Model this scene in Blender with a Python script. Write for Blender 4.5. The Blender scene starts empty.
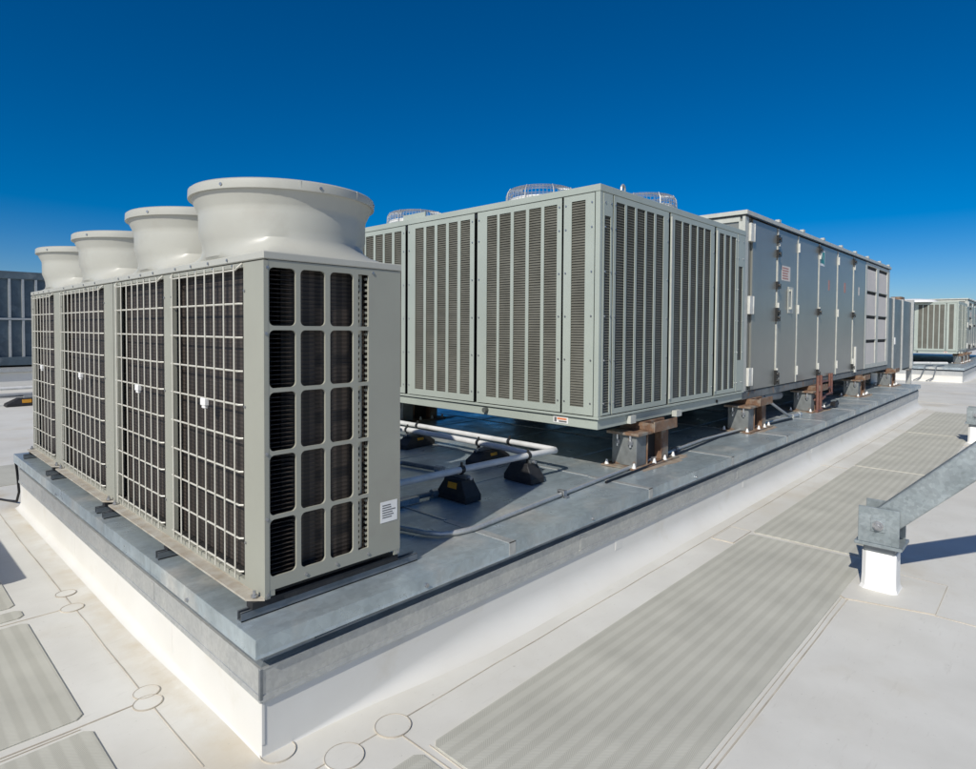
import bpy, bmesh, math, random
from mathutils import Vector, Matrix
random.seed(7)
sc = bpy.context.scene
COL = sc.collection
PI = math.pi
R = math.radians

# ------------------------------------------------------------------ helpers
class MB:
    """collects shapes in world coordinates, then links them as one mesh"""
    def __init__(s):
        s.v = []; s.f = []; s.sm = []
    def poly(s, pts, smooth=False):
        n = len(s.v); s.v += [tuple(p) for p in pts]
        s.f.append(tuple(range(n, n + len(pts)))); s.sm.append(smooth)
    def box(s, x0, x1, y0, y1, z0, z1):
        n = len(s.v)
        s.v += [(x0,y0,z0),(x1,y0,z0),(x1,y1,z0),(x0,y1,z0),(x0,y0,z1),(x1,y0,z1),(x1,y1,z1),(x0,y1,z1)]
        for f in ((3,2,1,0),(4,5,6,7),(0,1,5,4),(1,2,6,5),(2,3,7,6),(3,0,4,7)):
            s.f.append(tuple(n + i for i in f)); s.sm.append(False)
        return s
    def hexa(s, c8):
        n = len(s.v); s.v += [tuple(p) for p in c8]
        for f in ((3,2,1,0),(4,5,6,7),(0,1,5,4),(1,2,6,5),(2,3,7,6),(3,0,4,7)):
            s.f.append(tuple(n + i for i in f)); s.sm.append(False)
        return s
    def rings(s, rings, cap0=True, cap1=True, closed=True, smooth=True):
        n = len(s.v); m = len(rings[0])
        for r in rings: s.v += [tuple(p) for p in r]
        for k in range(len(rings) - 1):
            for i in range(m if closed else m - 1):
                j = (i + 1) % m
                s.f.append((n+k*m+i, n+k*m+j, n+(k+1)*m+j, n+(k+1)*m+i)); s.sm.append(smooth)
        if cap0: s.f.append(tuple(n + i for i in reversed(range(m)))); s.sm.append(False)
        if cap1: s.f.append(tuple(n + (len(rings)-1)*m + i for i in range(m))); s.sm.append(False)
        return s
    def cyl(s, p0, p1, r, seg=12, r1=None, smooth=True):
        return s.tube([p0, p1], r, seg, r1=r1, smooth=smooth)
    def tube(s, pts, r, seg=8, r1=None, smooth=True, cap=True):
        pts = [Vector(p) for p in pts]; rr = []
        t0 = (pts[1] - pts[0]).normalized()
        a = Vector((0,0,1)) if abs(t0.z) < .9 else Vector((1,0,0))
        u = t0.cross(a).normalized()
        for i, p in enumerate(pts):
            if i == 0: t = t0
            elif i == len(pts) - 1: t = (pts[i] - pts[i-1]).normalized()
            else: t = ((pts[i+1] - pts[i]).normalized() + (pts[i] - pts[i-1]).normalized()).normalized()
            u = (u - t * u.dot(t)).normalized(); w = t.cross(u)
            q = r if (r1 is None) else r + (r1 - r) * i / (len(pts) - 1)
            sc_ = 1.0
            if 0 < i < len(pts) - 1:
                c = max(.5, t.dot((pts[i] - pts[i-1]).normalized())); sc_ = 1.0 / c ** .5
            rr.append([p + (u * math.cos(2*PI*k/seg) + w * math.sin(2*PI*k/seg)) * q * sc_ for k in range(seg)])
        return s.rings(rr, cap, cap, True, smooth)
    def lathe(s, cx, cy, prof, seg=48, cap0=False, cap1=False):
        rr = [[(cx + r*math.cos(2*PI*k/seg), cy + r*math.sin(2*PI*k/seg), z) for k in range(seg)] for r, z in prof]
        return s.rings(rr, cap0, cap1)
    def extrude(s, poly, axis, a, b, smooth=False):
        """poly: 2D points in the two other axes (order x,y,z without axis)"""
        def P(q, t):
            if axis == 'x': return (t, q[0], q[1])
            if axis == 'y': return (q[0], t, q[1])
            return (q[0], q[1], t)
        return s.rings([[P(q, a) for q in poly], [P(q, b) for q in poly]], True, True, True, smooth)
    def plate(s, axis, d0, d1, u0, u1, v0, v1, holes):
        """sheet with rectangular holes; axis 'x' or 'y' is the normal, u the other horizontal axis, v = z"""
        us = sorted({u0, u1, *[h[0] for h in holes], *[h[1] for h in holes]})
        vs = sorted({v0, v1, *[h[2] for h in holes], *[h[3] for h in holes]})
        def P(d, u, v): return (d, u, v) if axis == 'x' else (u, d, v)
        def solid(i, j):
            if i < 0 or j < 0 or i >= len(us) - 1 or j >= len(vs) - 1: return False
            cu = (us[i] + us[i+1]) / 2; cv = (vs[j] + vs[j+1]) / 2
            return not any(h[0] < cu < h[1] and h[2] < cv < h[3] for h in holes)
        for i in range(len(us) - 1):
            for j in range(len(vs) - 1):
                if not solid(i, j): continue
                a, b, c, d = us[i], us[i+1], vs[j], vs[j+1]
                s.poly([P(d0,a,c),P(d0,b,c),P(d0,b,d),P(d0,a,d)]); s.poly([P(d1,a,c),P(d1,a,d),P(d1,b,d),P(d1,b,c)])
                if not solid(i-1, j): s.poly([P(d0,a,c),P(d0,a,d),P(d1,a,d),P(d1,a,c)])
                if not solid(i+1, j): s.poly([P(d0,b,c),P(d1,b,c),P(d1,b,d),P(d0,b,d)])
                if not solid(i, j-1): s.poly([P(d0,a,c),P(d1,a,c),P(d1,b,c),P(d0,b,c)])
                if not solid(i, j+1): s.poly([P(d0,a,d),P(d0,b,d),P(d1,b,d),P(d1,a,d)])
        return s
    def build(s, name, m, parent=None, bevel=0, seg=1, loc=None):
        root = parent
        off = Vector((0,0,0))
        if root is not None:
            while root.parent is not None: root = root.parent
            off = root.location.copy()
        elif loc is not None: off = Vector(loc)
        me = bpy.data.meshes.new(name)
        me.from_pydata([(x-off.x, y-off.y, z-off.z) for x, y, z in s.v], [], s.f)
        bm = bmesh.new(); bm.from_mesh(me)
        for f, q in zip(bm.faces, s.sm): f.smooth = q
        bmesh.ops.remove_doubles(bm, verts=bm.verts, dist=1e-5)
        bmesh.ops.recalc_face_normals(bm, faces=bm.faces)
        bm.to_mesh(me); bm.free()
        if any(s.sm): me.set_sharp_from_angle(angle=R(38))
        me.materials.append(m)
        o = bpy.data.objects.new(name, me); COL.objects.link(o)
        if parent is not None: o.parent = parent
        elif loc is not None: o.location = loc
        if bevel:
            b = o.modifiers.new('bevel', 'BEVEL'); b.width = bevel; b.segments = seg
            b.limit_method = 'ANGLE'; b.angle_limit = R(40); b.harden_normals = False
        return o

def thing(name, label, cat, loc, group=None):
    o = bpy.data.objects.new(name, None); COL.objects.link(o)
    o.location = loc; o.empty_display_size = .1
    o['label'] = label; o['category'] = cat
    if group: o['group'] = group
    return o
def tag(o, label, cat, group=None):
    o['label'] = label; o['category'] = cat
    if group: o['group'] = group
    return o
def struct(o): o['kind'] = 'structure'; return o
def kids(o): return [c for c in bpy.data.objects if c.parent == o]
def copy_tree(o, parent=None):
    ch = kids(o); c = o.copy(); COL.objects.link(c)
    if parent is not None: c.parent = parent
    for k in ch: copy_tree(k, c)
    return c

SCREW = {}
def screw(parent, p, axis, r, ln=.006, name='screw'):
    """one screw head of its own, pointing along -axis; heads share their mesh"""
    k = (axis, r, ln)
    if k not in SCREW:
        d = {'x': (-ln, 0, 0), 'y': (0, -ln, 0), 'z': (0, 0, ln)}[axis]
        o = MB().cyl((0, 0, 0), d, r, 8).build(name, M['bolt']); SCREW[k] = o.data
    else:
        o = bpy.data.objects.new(name, SCREW[k]); COL.objects.link(o)
    root = parent
    while root.parent is not None: root = root.parent
    o.parent = parent; o.location = Vector(p) - root.location
    return o

# ------------------------------------------------------------------ materials
def mat(name, c1, c2=None, rough=.5, metal=0., scale=6., detail=4., lo=.35, hi=.65, bump=0., bscale=60., c3=None, s3=1.2, lo3=.55, hi3=.75,
        spec=.5, stretch=None, rvar=0.):
    m = bpy.data.materials.new(name); m.use_nodes = True
    nt = m.node_tree; N = nt.nodes; L = nt.links
    p = N['Principled BSDF']
    p.inputs['Roughness'].default_value = rough; p.inputs['Metallic'].default_value = metal
    p.inputs['Specular IOR Level'].default_value = spec
    tc = N.new('ShaderNodeTexCoord'); mp = N.new('ShaderNodeMapping'); L.new(tc.outputs['Object'], mp.inputs['Vector'])
    if stretch: mp.inputs['Scale'].default_value = stretch
    V = mp.outputs['Vector']
    def noise(sc_, de, lo_, hi_):
        n = N.new('ShaderNodeTexNoise'); n.inputs['Scale'].default_value = sc_; n.inputs['Detail'].default_value = de
        n.inputs['Roughness'].default_value = .6; L.new(V, n.inputs['Vector'])
        r = N.new('ShaderNodeMapRange'); r.inputs['From Min'].default_value = lo_; r.inputs['From Max'].default_value = hi_
        L.new(n.outputs['Fac'], r.inputs['Value']); return r.outputs['Result']
    def mix(fac, a, b):
        x = N.new('ShaderNodeMix'); x.data_type = 'RGBA'; L.new(fac, x.inputs['Factor'])
        for sck, val in ((x.inputs[6], a), (x.inputs[7], b)):
            if isinstance(val, tuple): sck.default_value = (*val, 1)
            else: L.new(val, sck)
        return x.outputs[2]
    col = None
    if c2 is not None:
        f = noise(scale, detail, lo, hi); col = mix(f, c1, c2)
        if rvar:
            q = N.new('ShaderNodeMapRange'); q.inputs['To Min'].default_value = rough - rvar; q.inputs['To Max'].default_value = rough + rvar
            L.new(f, q.inputs['Value']); L.new(q.outputs['Result'], p.inputs['Roughness'])
    if c3 is not None:
        col = mix(noise(s3, 6, lo3, hi3), col if col is not None else c1, c3)
    if col is not None: L.new(col, p.inputs['Base Color'])
    else: p.inputs['Base Color'].default_value = (*c1, 1)
    if bump:
        n = N.new('ShaderNodeTexNoise'); n.inputs['Scale'].default_value = bscale; n.inputs['Detail'].default_value = 3
        L.new(V, n.inputs['Vector'])
        b = N.new('ShaderNodeBump'); b.inputs['Strength'].default_value = bump; b.inputs['Distance'].default_value = .01
        L.new(n.outputs['Fac'], b.inputs['Height']); L.new(b.outputs['Normal'], p.inputs['Normal'])
    return m

M = {}
M['beige'] = mat('beige_paint', (.325,.328,.275), (.305,.306,.258), rough=.45, scale=2.2, c3=(.29,.283,.24), s3=5, lo3=.58, hi3=.8)
M['hood'] = mat('moulded_hood', (.44,.44,.39), (.415,.412,.365), rough=.40, scale=3, detail=8, c3=(.375,.36,.31), s3=3.5, lo3=.56, hi3=.8, bump=.04, bscale=9)
M['beige_dirty'] = mat('dusty_beige_flange', (.46,.44,.38), (.34,.29,.22), rough=.6, scale=9)
M['guard'] = mat('cream_wire', (.58,.57,.50), (.52,.50,.43), rough=.4, scale=12)
M['green'] = mat('greygreen_paint', (.385,.425,.375), (.35,.39,.345), rough=.42, scale=1.6, c3=(.325,.355,.31), s3=6, lo3=.6, hi3=.85)
M['green_in'] = mat('dark_recess_paint', (.10,.11,.10), (.07,.08,.07), rough=.6)
M['louver'] = mat('louver_fin', (.135,.133,.108), (.10,.098,.078), rough=.55, scale=3)
M['coil'] = None
M['black'] = mat('black_rubber', (.012,.012,.013), (.022,.022,.023), rough=.62, scale=14, bump=.25, bscale=40)
M['black_cable'] = mat('black_cable', (.010,.010,.011), rough=.45)
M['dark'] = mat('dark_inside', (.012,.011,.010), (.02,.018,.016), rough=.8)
M['yellow'] = mat('yellow_label', (.70,.33,.02), (.55,.25,.02), rough=.5, scale=30)
M['pipe'] = mat('white_pipe_jacket', (.66,.66,.64), (.55,.55,.53), rough=.38, scale=7)
M['galv'] = mat('galvanised_sheet', (.53,.54,.52), (.46,.47,.46), rough=.44, metal=.55, scale=7, detail=8, c3=(.58,.58,.55), s3=2.6, lo3=.5, hi3=.75, rvar=.08, bump=.12, bscale=30)
M['shelf'] = mat('shade_tinted_shelf', (.36,.40,.42), (.25,.28,.30), rough=.38, metal=.6, scale=9, detail=8)  # flashing metal darkened and blued to imitate recess shade and sky reflection
M['galv_dark'] = mat('galvanised_strut', (.24,.26,.28), (.17,.19,.20), rough=.42, metal=.6, scale=12)
M['deck'] = mat('deck_metal', (.48,.55,.575), (.34,.405,.435), rough=.36, metal=.5, scale=3.2, detail=8, c3=(.60,.60,.56), s3=1.6, lo3=.52, hi3=.70, rvar=.1, bump=.10, bscale=4)
M['door'] = mat('door_paint', (.255,.26,.235), (.225,.23,.208), rough=.31, metal=.28, scale=1.2, c3=(.235,.24,.23), s3=2.5, lo3=.55, hi3=.8)
M['strip'] = mat('pale_strip', (.50,.51,.46), (.42,.43,.39), rough=.45, scale=10)
M['lou_pale'] = mat('pale_filter_panel', (.66,.61,.56), (.60,.56,.52), rough=.6, scale=2)
M['hinge'] = mat('hinge_pale', (.62,.62,.57), (.52,.52,.48), rough=.45, scale=20)
M['blackm'] = mat('black_latch', (.02,.02,.02), rough=.4)
M['rust'] = mat('rusty_steel', (.13,.07,.042), (.25,.155,.095), rough=.8, scale=7, detail=8, c3=(.25,.235,.20), s3=4, lo3=.46, hi3=.60, bump=.3, bscale=50)
M['stand'] = mat('stand_steel', (.20,.215,.215), (.14,.15,.15), rough=.6, scale=8, c3=(.26,.14,.07), s3=7, lo3=.58, hi3=.7, metal=.2)
M['white_tpo'] = mat('white_membrane_wall', (.70,.69,.645), (.655,.64,.59), rough=.55, scale=1.3, c3=(.56,.515,.42), s3=2.3, lo3=.60, hi3=.9, bump=.10, bscale=5)
M['white_post'] = mat('white_membrane_post', (.82,.82,.80), (.76,.76,.73), rough=.5, scale=4)
M['white'] = mat('white_plastic', (.80,.80,.78), (.72,.72,.70), rough=.4, scale=20)
M['bolt'] = mat('zinc_bolt', (.50,.50,.50), (.35,.36,.38), rough=.35, metal=.8, scale=40)
M['wire'] = mat('galvanised_wire', (.38,.39,.39), (.32,.33,.33), rough=.4, metal=.4, scale=30)
M['seam'] = mat('seam_dirt', (.55,.50,.41), (.36,.32,.26), rough=.8, scale=4)
M['patch'] = mat('membrane_patch', (.725,.71,.655), (.655,.64,.585), rough=.6, scale=6)
M['brown'] = mat('redbrown_pipe', (.13,.055,.045), (.18,.085,.06), rough=.55, scale=14)
M['grey_pvc'] = mat('grey_pvc', (.30,.315,.32), (.25,.26,.27), rough=.45, scale=8)
M['sealant'] = mat('tan_sealant', (.36,.24,.12), (.25,.19,.13), rough=.7, scale=8)
M['galv_brace'] = mat('galvanised_brace', (.33,.37,.38), (.24,.28,.29), rough=.45, metal=.35, scale=5, detail=8, c3=(.40,.43,.43), s3=2, bump=.12, bscale=30)
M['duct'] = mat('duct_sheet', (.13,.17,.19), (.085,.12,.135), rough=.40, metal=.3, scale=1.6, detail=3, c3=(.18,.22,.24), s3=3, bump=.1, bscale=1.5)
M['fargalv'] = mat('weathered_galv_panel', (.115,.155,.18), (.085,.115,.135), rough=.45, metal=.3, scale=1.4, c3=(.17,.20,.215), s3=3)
M['printing'] = mat('printed_ink', (.12,.12,.12), rough=.6)
M['orange_ink'] = mat('orange_ink', (.65,.22,.10), rough=.6)
M['red_ink'] = mat('red_ink', (.42,.20,.17), rough=.6)
M['teal_ink'] = mat('teal_ink', (.03,.26,.27), rough=.6)
M['ground'] = mat('town_ground', (.16,.15,.12), (.10,.12,.07), rough=.9, scale=.02)

def spangle(m, scale, amt, streak=None):
    """adds crystal-like zinc spangle (and faint rolled streaks) to a metal's colour"""
    nt = m.node_tree; N = nt.nodes; L = nt.links; p = N['Principled BSDF']
    base = p.inputs['Base Color'].links[0].from_socket
    tc = N.new('ShaderNodeTexCoord'); v = N.new('ShaderNodeTexVoronoi'); v.inputs['Scale'].default_value = scale; v.inputs['Randomness'].default_value = 1
    L.new(tc.outputs['Object'], v.inputs['Vector'])
    sp = N.new('ShaderNodeSeparateColor'); L.new(v.outputs['Color'], sp.inputs[0])
    r = N.new('ShaderNodeMapRange'); r.inputs['To Min'].default_value = 1 - amt; r.inputs['To Max'].default_value = 1 + amt; L.new(sp.outputs[0], r.inputs['Value'])
    f = r.outputs[0]
    if streak:
        q = N.new('ShaderNodeMapping'); q.inputs['Scale'].default_value = streak; L.new(tc.outputs['Object'], q.inputs['Vector'])
        n = N.new('ShaderNodeTexNoise'); n.inputs['Scale'].default_value = 1; n.inputs['Detail'].default_value = 8; n.inputs['Roughness'].default_value = .7; L.new(q.outputs[0], n.inputs['Vector'])
        r2 = N.new('ShaderNodeMapRange'); r2.inputs['From Min'].default_value = .3; r2.inputs['From Max'].default_value = .7; r2.inputs['To Min'].default_value = .78; r2.inputs['To Max'].default_value = 1.18; L.new(n.outputs['Fac'], r2.inputs['Value'])
        k = N.new('ShaderNodeMath'); k.operation = 'MULTIPLY'; L.new(f, k.inputs[0]); L.new(r2.outputs[0], k.inputs[1]); f = k.outputs[0]
    x = N.new('ShaderNodeMix'); x.data_type = 'RGBA'; x.blend_type = 'MULTIPLY'; x.inputs['Factor'].default_value = 1; L.new(base, x.inputs[6]); L.new(f, x.inputs[7]); L.new(x.outputs[2], p.inputs['Base Color'])
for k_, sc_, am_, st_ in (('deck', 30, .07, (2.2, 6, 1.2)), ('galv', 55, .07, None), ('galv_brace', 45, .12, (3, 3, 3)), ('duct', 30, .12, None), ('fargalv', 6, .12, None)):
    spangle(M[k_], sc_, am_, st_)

def mat_coil():
    """brown-black coil: dark vertical bands between tube rows and fine horizontal fins"""
    m = bpy.data.materials.new('coil_fins'); m.use_nodes = True
    nt = m.node_tree; N = nt.nodes; L = nt.links; p = N['Principled BSDF']
    p.inputs['Roughness'].default_value = .55
    tc = N.new('ShaderNodeTexCoord'); sx = N.new('ShaderNodeSeparateXYZ'); L.new(tc.outputs['Object'], sx.inputs[0])
    ad = N.new('ShaderNodeMath'); ad.operation = 'ADD'; L.new(sx.outputs['X'], ad.inputs[0]); L.new(sx.outputs['Y'], ad.inputs[1])
    def wave(inp, freq):
        a = N.new('ShaderNodeMath'); a.operation = 'MULTIPLY'; a.inputs[1].default_value = freq; L.new(inp, a.inputs[0])
        s = N.new('ShaderNodeMath'); s.operation = 'SINE'; L.new(a.outputs[0], s.inputs[0])
        r = N.new('ShaderNodeMapRange'); r.inputs['From Min'].default_value = -.2; r.inputs['From Max'].default_value = .5
        L.new(s.outputs[0], r.inputs['Value']); return r.outputs['Result']
    v = wave(ad.outputs[0], 2*PI/.062); h = wave(sx.outputs['Z'], 2*PI/.021)
    x = N.new('ShaderNodeMix'); x.data_type = 'RGBA'; x.inputs[6].default_value = (.022,.017,.014,1); x.inputs[7].default_value = (.060,.047,.038,1)
    L.new(v, x.inputs['Factor'])
    y = N.new('ShaderNodeMix'); y.data_type = 'RGBA'; y.blend_type = 'MULTIPLY'; y.inputs['Factor'].default_value = .5
    L.new(x.outputs[2], y.inputs[6])
    g = N.new('ShaderNodeMapRange'); g.inputs['To Min'].default_value = .45; L.new(h, g.inputs['Value']); L.new(g.outputs['Result'], y.inputs[7])
    L.new(y.outputs[2], p.inputs['Base Color'])
    b = N.new('ShaderNodeBump'); b.inputs['Strength'].default_value = .6; b.inputs['Distance'].default_value = .006
    L.new(h, b.inputs['Height']); L.new(b.outputs['Normal'], p.inputs['Normal'])
    return m
M['coil'] = mat_coil()

def mat_pad(name, axis):
    """walkway pad: bands of fine ribs that lean to one side and then to the other"""
    m = bpy.data.materials.new(name); m.use_nodes = True
    nt = m.node_tree; N = nt.nodes; L = nt.links; p = N['Principled BSDF']
    p.inputs['Roughness'].default_value = .75
    tc = N.new('ShaderNodeTexCoord'); sx = N.new('ShaderNodeSeparateXYZ'); L.new(tc.outputs['Object'], sx.inputs[0])
    u, v = (sx.outputs['X'], sx.outputs['Y']) if axis == 'x' else (sx.outputs['Y'], sx.outputs['X'])
    def math_(op, a, b=None):
        n = N.new('ShaderNodeMath'); n.operation = op
        for i, q in enumerate((a, b)):
            if q is None: continue
            if isinstance(q, (int, float)): n.inputs[i].default_value = q
            else: L.new(q, n.inputs[i])
        return n.outputs[0]
    W_ = .039
    fr = math_('PINGPONG', v, W_)                       # triangle wave across the bands
    band = math_('ADD', math_('MINIMUM', math_('MAXIMUM', math_('MULTIPLY', math_('SINE', math_('MULTIPLY', v, PI / W_)), 1.1), -.5), .5), .5)
    ribs = math_('SINE', math_('MULTIPLY', math_('ADD', u, fr), 2*PI/.012))
    ribs = math_('MULTIPLY', math_('ADD', ribs, 1.0), .5)
    n = N.new('ShaderNodeTexNoise'); n.inputs['Scale'].default_value = 2.2; n.inputs['Detail'].default_value = 6; L.new(tc.outputs['Object'], n.inputs['Vector'])
    x = N.new('ShaderNodeMix'); x.data_type = 'RGBA'; x.inputs[6].default_value = (.485,.475,.405,1); x.inputs[7].default_value = (.545,.535,.46,1)
    L.new(band, x.inputs['Factor'])
    y = N.new('ShaderNodeMix'); y.data_type = 'RGBA'; y.blend_type = 'MULTIPLY'; y.inputs['Factor'].default_value = 1
    L.new(x.outputs[2], y.inputs[6])
    r = N.new('ShaderNodeMapRange'); r.inputs['From Min'].default_value = .3; r.inputs['From Max'].default_value = .7; r.inputs['To Min'].default_value = .86; r.inputs['To Max'].default_value = 1.06
    L.new(n.outputs['Fac'], r.inputs['Value'])
    r2 = N.new('ShaderNodeMapRange'); r2.inputs['To Min'].default_value = .89; r2.inputs['To Max'].default_value = 1.0; L.new(ribs, r2.inputs['Value'])
    L.new(math_('MULTIPLY', r.outputs['Result'], r2.outputs['Result']), y.inputs[7])
    L.new(y.outputs[2], p.inputs['Base Color'])
    b = N.new('ShaderNodeBump'); b.inputs['Strength'].default_value = .25; b.inputs['Distance'].default_value = .002
    L.new(ribs, b.inputs['Height']); L.new(b.outputs['Normal'], p.inputs['Normal'])
    return m
M['pad_x'] = mat_pad('ribbed_pad_along', 'x'); M['pad_y'] = mat_pad('ribbed_pad_across', 'y')

def mat_roof():
    """white membrane: broad soft staining, a tan film along the curb foot, scuffs and specks"""
    m = mat('white_roof_membrane', (.70,.69,.635), (.60,.585,.53), rough=.6, scale=1.1, detail=9, c3=(.53,.475,.37), s3=.9, lo3=.56, hi3=.86, bump=.35, bscale=2.2)
    nt = m.node_tree; N = nt.nodes; L = nt.links; p = N['Principled BSDF']
    base = p.inputs['Base Color'].links[0].from_socket
    tc = N.new('ShaderNodeTexCoord'); sx = N.new('ShaderNodeSeparateXYZ'); L.new(tc.outputs['Object'], sx.inputs[0])
    def nz(scale, lo, hi, st=None, det=6):
        n = N.new('ShaderNodeTexNoise'); n.inputs['Scale'].default_value = scale; n.inputs['Detail'].default_value = det; n.inputs['Roughness'].default_value = .65
        if st:
            q = N.new('ShaderNodeMapping'); q.inputs['Scale'].default_value = st; q.inputs['Rotation'].default_value = (0, 0, .5); L.new(tc.outputs['Object'], q.inputs['Vector']); L.new(q.outputs[0], n.inputs['Vector'])
        else: L.new(tc.outputs['Object'], n.inputs['Vector'])
        r = N.new('ShaderNodeMapRange'); r.inputs['From Min'].default_value = lo; r.inputs['From Max'].default_value = hi; L.new(n.outputs['Fac'], r.inputs['Value']); return r.outputs[0]
    def mul(a, b):
        q = N.new('ShaderNodeMath'); q.operation = 'MULTIPLY'
        for i, v in enumerate((a, b)):
            if isinstance(v, float): q.inputs[i].default_value = v
            else: L.new(v, q.inputs[i])
        return q.outputs[0]
    def tent(sock, c, w):
        q = N.new('ShaderNodeMath'); q.operation = 'SUBTRACT'; L.new(sock, q.inputs[0]); q.inputs[1].default_value = c
        a_ = N.new('ShaderNodeMath'); a_.operation = 'ABSOLUTE'; L.new(q.outputs[0], a_.inputs[0])
        r = N.new('ShaderNodeMapRange'); r.inputs['From Min'].default_value = w; r.inputs['From Max'].default_value = 0; L.new(a_.outputs[0], r.inputs['Value']); return r.outputs[0]
    def over(col, fac, c):
        x = N.new('ShaderNodeMix'); x.data_type = 'RGBA'; L.new(fac, x.inputs['Factor']); L.new(col, x.inputs[6]); x.inputs[7].default_value = (*c, 1); return x.outputs[2]
    c = over(base, mul(mul(tent(sx.outputs['X'], -.02, .19), nz(3.0, .38, .68)), .75), (.50,.42,.29))
    c = over(c, mul(nz(5.0, .60, .78, (1, 6, 1)), .38), (.42,.40,.34))
    c = over(c, mul(nz(38.0, .70, .76, None, 2), .35), (.30,.28,.24))
    c = over(c, mul(nz(.35, .45, .75), .38), (.55,.51,.43))
    L.new(c, p.inputs['Base Color'])
    return m
M['roof'] = mat_roof()

FL = -.558     # roof membrane level; the equipment curb top is z = 0
# ------------------------------------------------------------------ setting
o = MB().box(-70, 90, -60, 80, FL-.5, FL).build('roof', M['roof']); struct(o)
o = MB().box(-3000, 3000, -3000, 3000, -14.5, -14).build('ground', M['ground']); struct(o)
b = MB()
b.box(-70.3, -70.001, -60.3, 80.3, -14, FL+.55); b.box(90.001, 90.3, -60.3, 80.3, -14, FL+.55)
b.box(-70, 90, -60.3, -60.001, -14, FL+.55); b.box(-70, 90, 80.001, 80.3, -14, FL+.55)
tag(b.build('parapet', M['white_tpo']), 'low white parapet wall round the far edge of the roof', 'parapet')

# membrane seams: thin laps with a line of dirt
b = MB()
def seam(x0, y0, x1, y1, w=.004, h=.004):
    d = Vector((x1-x0, y1-y0, 0)).normalized(); n = Vector((-d.y, d.x, 0)) * w / 2
    L_ = math.hypot(x1-x0, y1-y0); k = max(1, int(L_ / .35)); off = [random.uniform(-.005, .005) for _ in range(k + 1)]
    P = []
    for i in range(k + 1):
        t = i / k; c = Vector((x0 + (x1-x0)*t, y0 + (y1-y0)*t, FL)) + Vector((-d.y, d.x, 0)) * off[i]
        P.append(c)
    for i in range(k):
        a, e = P[i], P[i+1]; up = Vector((0,0,h))
        b.hexa([a-n, e-n, e+n, a+n, a-n+up, e-n+up, e+n+up, a+n+up])
seam(.585, -.185, 16.9, -.205); seam(.11, -.185, .56, -.19)
seam(.565, -.19, .565, -1.40, .005); seam(.605, -.42, .605, -1.40, .003)
seam(-.155, .18, -.15, 7.0); seam(-.15, .86, -6, .86, .006); seam(-.15, 2.33, -6, 2.33, .006)
seam(-.45, .84, -6, .84, .003)
seam(.6, -1.412, 3.66, -1.412, .006); seam(.6, -1.385, 3.62, -1.385, .003)
seam(4.4, -1.412, 17, -1.412, .005)
seam(4.2, -.19, 4.2, -.41, .004); seam(8.2, .02, 8.2, -.41, .004)
seam(3.75, -1.9, 3.75, -9, .004); seam(11.7, -1.9, 11.7, -9, .004); seam(-.14, 7.0, -6, 7.2, .004)
seam(.6, -3.2, 25, -3.2, .005); seam(19, -1.4, 30, -1.4, .006); seam(18.6, 5, 18.6, -6, .006); seam(22.5, 5, 22.5, -6, .006); seam(25.5, 3, 25.5, -6, .006)
struct(b.build('roof_seam', M['seam']))

PN = [0]
def patch(cx, cy, r, label, sq=None):
    b = MB(); PN[0] += 1; hz = FL + .0042 + .0007*(PN[0] % 3)
    if sq: b.extrude(sq, 'z', FL, hz)
    else:
        b.extrude([(cx + r*math.cos(a*PI/16)*random.uniform(.96, 1.03), cy + r*math.sin(a*PI/16)*random.uniform(.96, 1.03)) for a in range(32)], 'z', FL, hz)
    o = tag(b.build('membrane_patch', M['roof']), label, 'roof patch', 'round and square membrane patches')
    e = MB()
    P = sq if sq else [(cx + r*1.0*math.cos(a*PI/16), cy + r*1.0*math.sin(a*PI/16)) for a in range(32)]
    n = len(P)
    for i in range(n):
        a, c = Vector((*P[i], FL)), Vector((*P[(i+1) % n], FL)); d = (c-a).normalized(); q = Vector((-d.y, d.x, 0)) * .0014; up = Vector((0,0,.0072))
        e.hexa([a-q, c-q, c+q, a+q, a-q+up, c-q+up, c+q+up, a+q+up])
    e.build('patch_edge', M['seam'], o)
patch(.575, -.195, .085, 'round membrane patch where the dark seam meets the long grey walkway pads')
patch(.30, -.205, .085, 'round membrane patch on the seam just off the near curb corner')
patch(.115, .035, .075, 'round membrane patch tucked against the foot of the near curb corner')
patch(-.165, .83, .065, 'nearer round patch of the overlapping pair between the two nearest striped pads')
patch(-.14, .93, .06, 'farther round patch of the overlapping pair between the two nearest striped pads')
patch(-.165, 2.31, .065, 'round patch on the left seam beside the thin pad strip, nearer of its overlapping pair')
patch(-.14, 2.60, .06, 'round patch on the left seam beside the shadow at left, farther along the curb')
patch(0, 0, 0, 'angular membrane patch under the nearer white brace post', [(4.40,-1.19),(3.80,-1.19),(3.62,-1.40),(3.76,-1.90),(4.38,-1.90)])
patch(0, 0, 0, 'angular membrane patch under the farther white brace post', [(12.30,-1.19),(11.70,-1.19),(11.52,-1.40),(11.66,-1.90),(12.28,-1.90)])
patch(0, 0, 0, 'small square patch between the curb wall and the long grey walkway pads', [(4.18,-.40),(4.18,-.215),(4.62,-.215),(4.62,-.40)])

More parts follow.
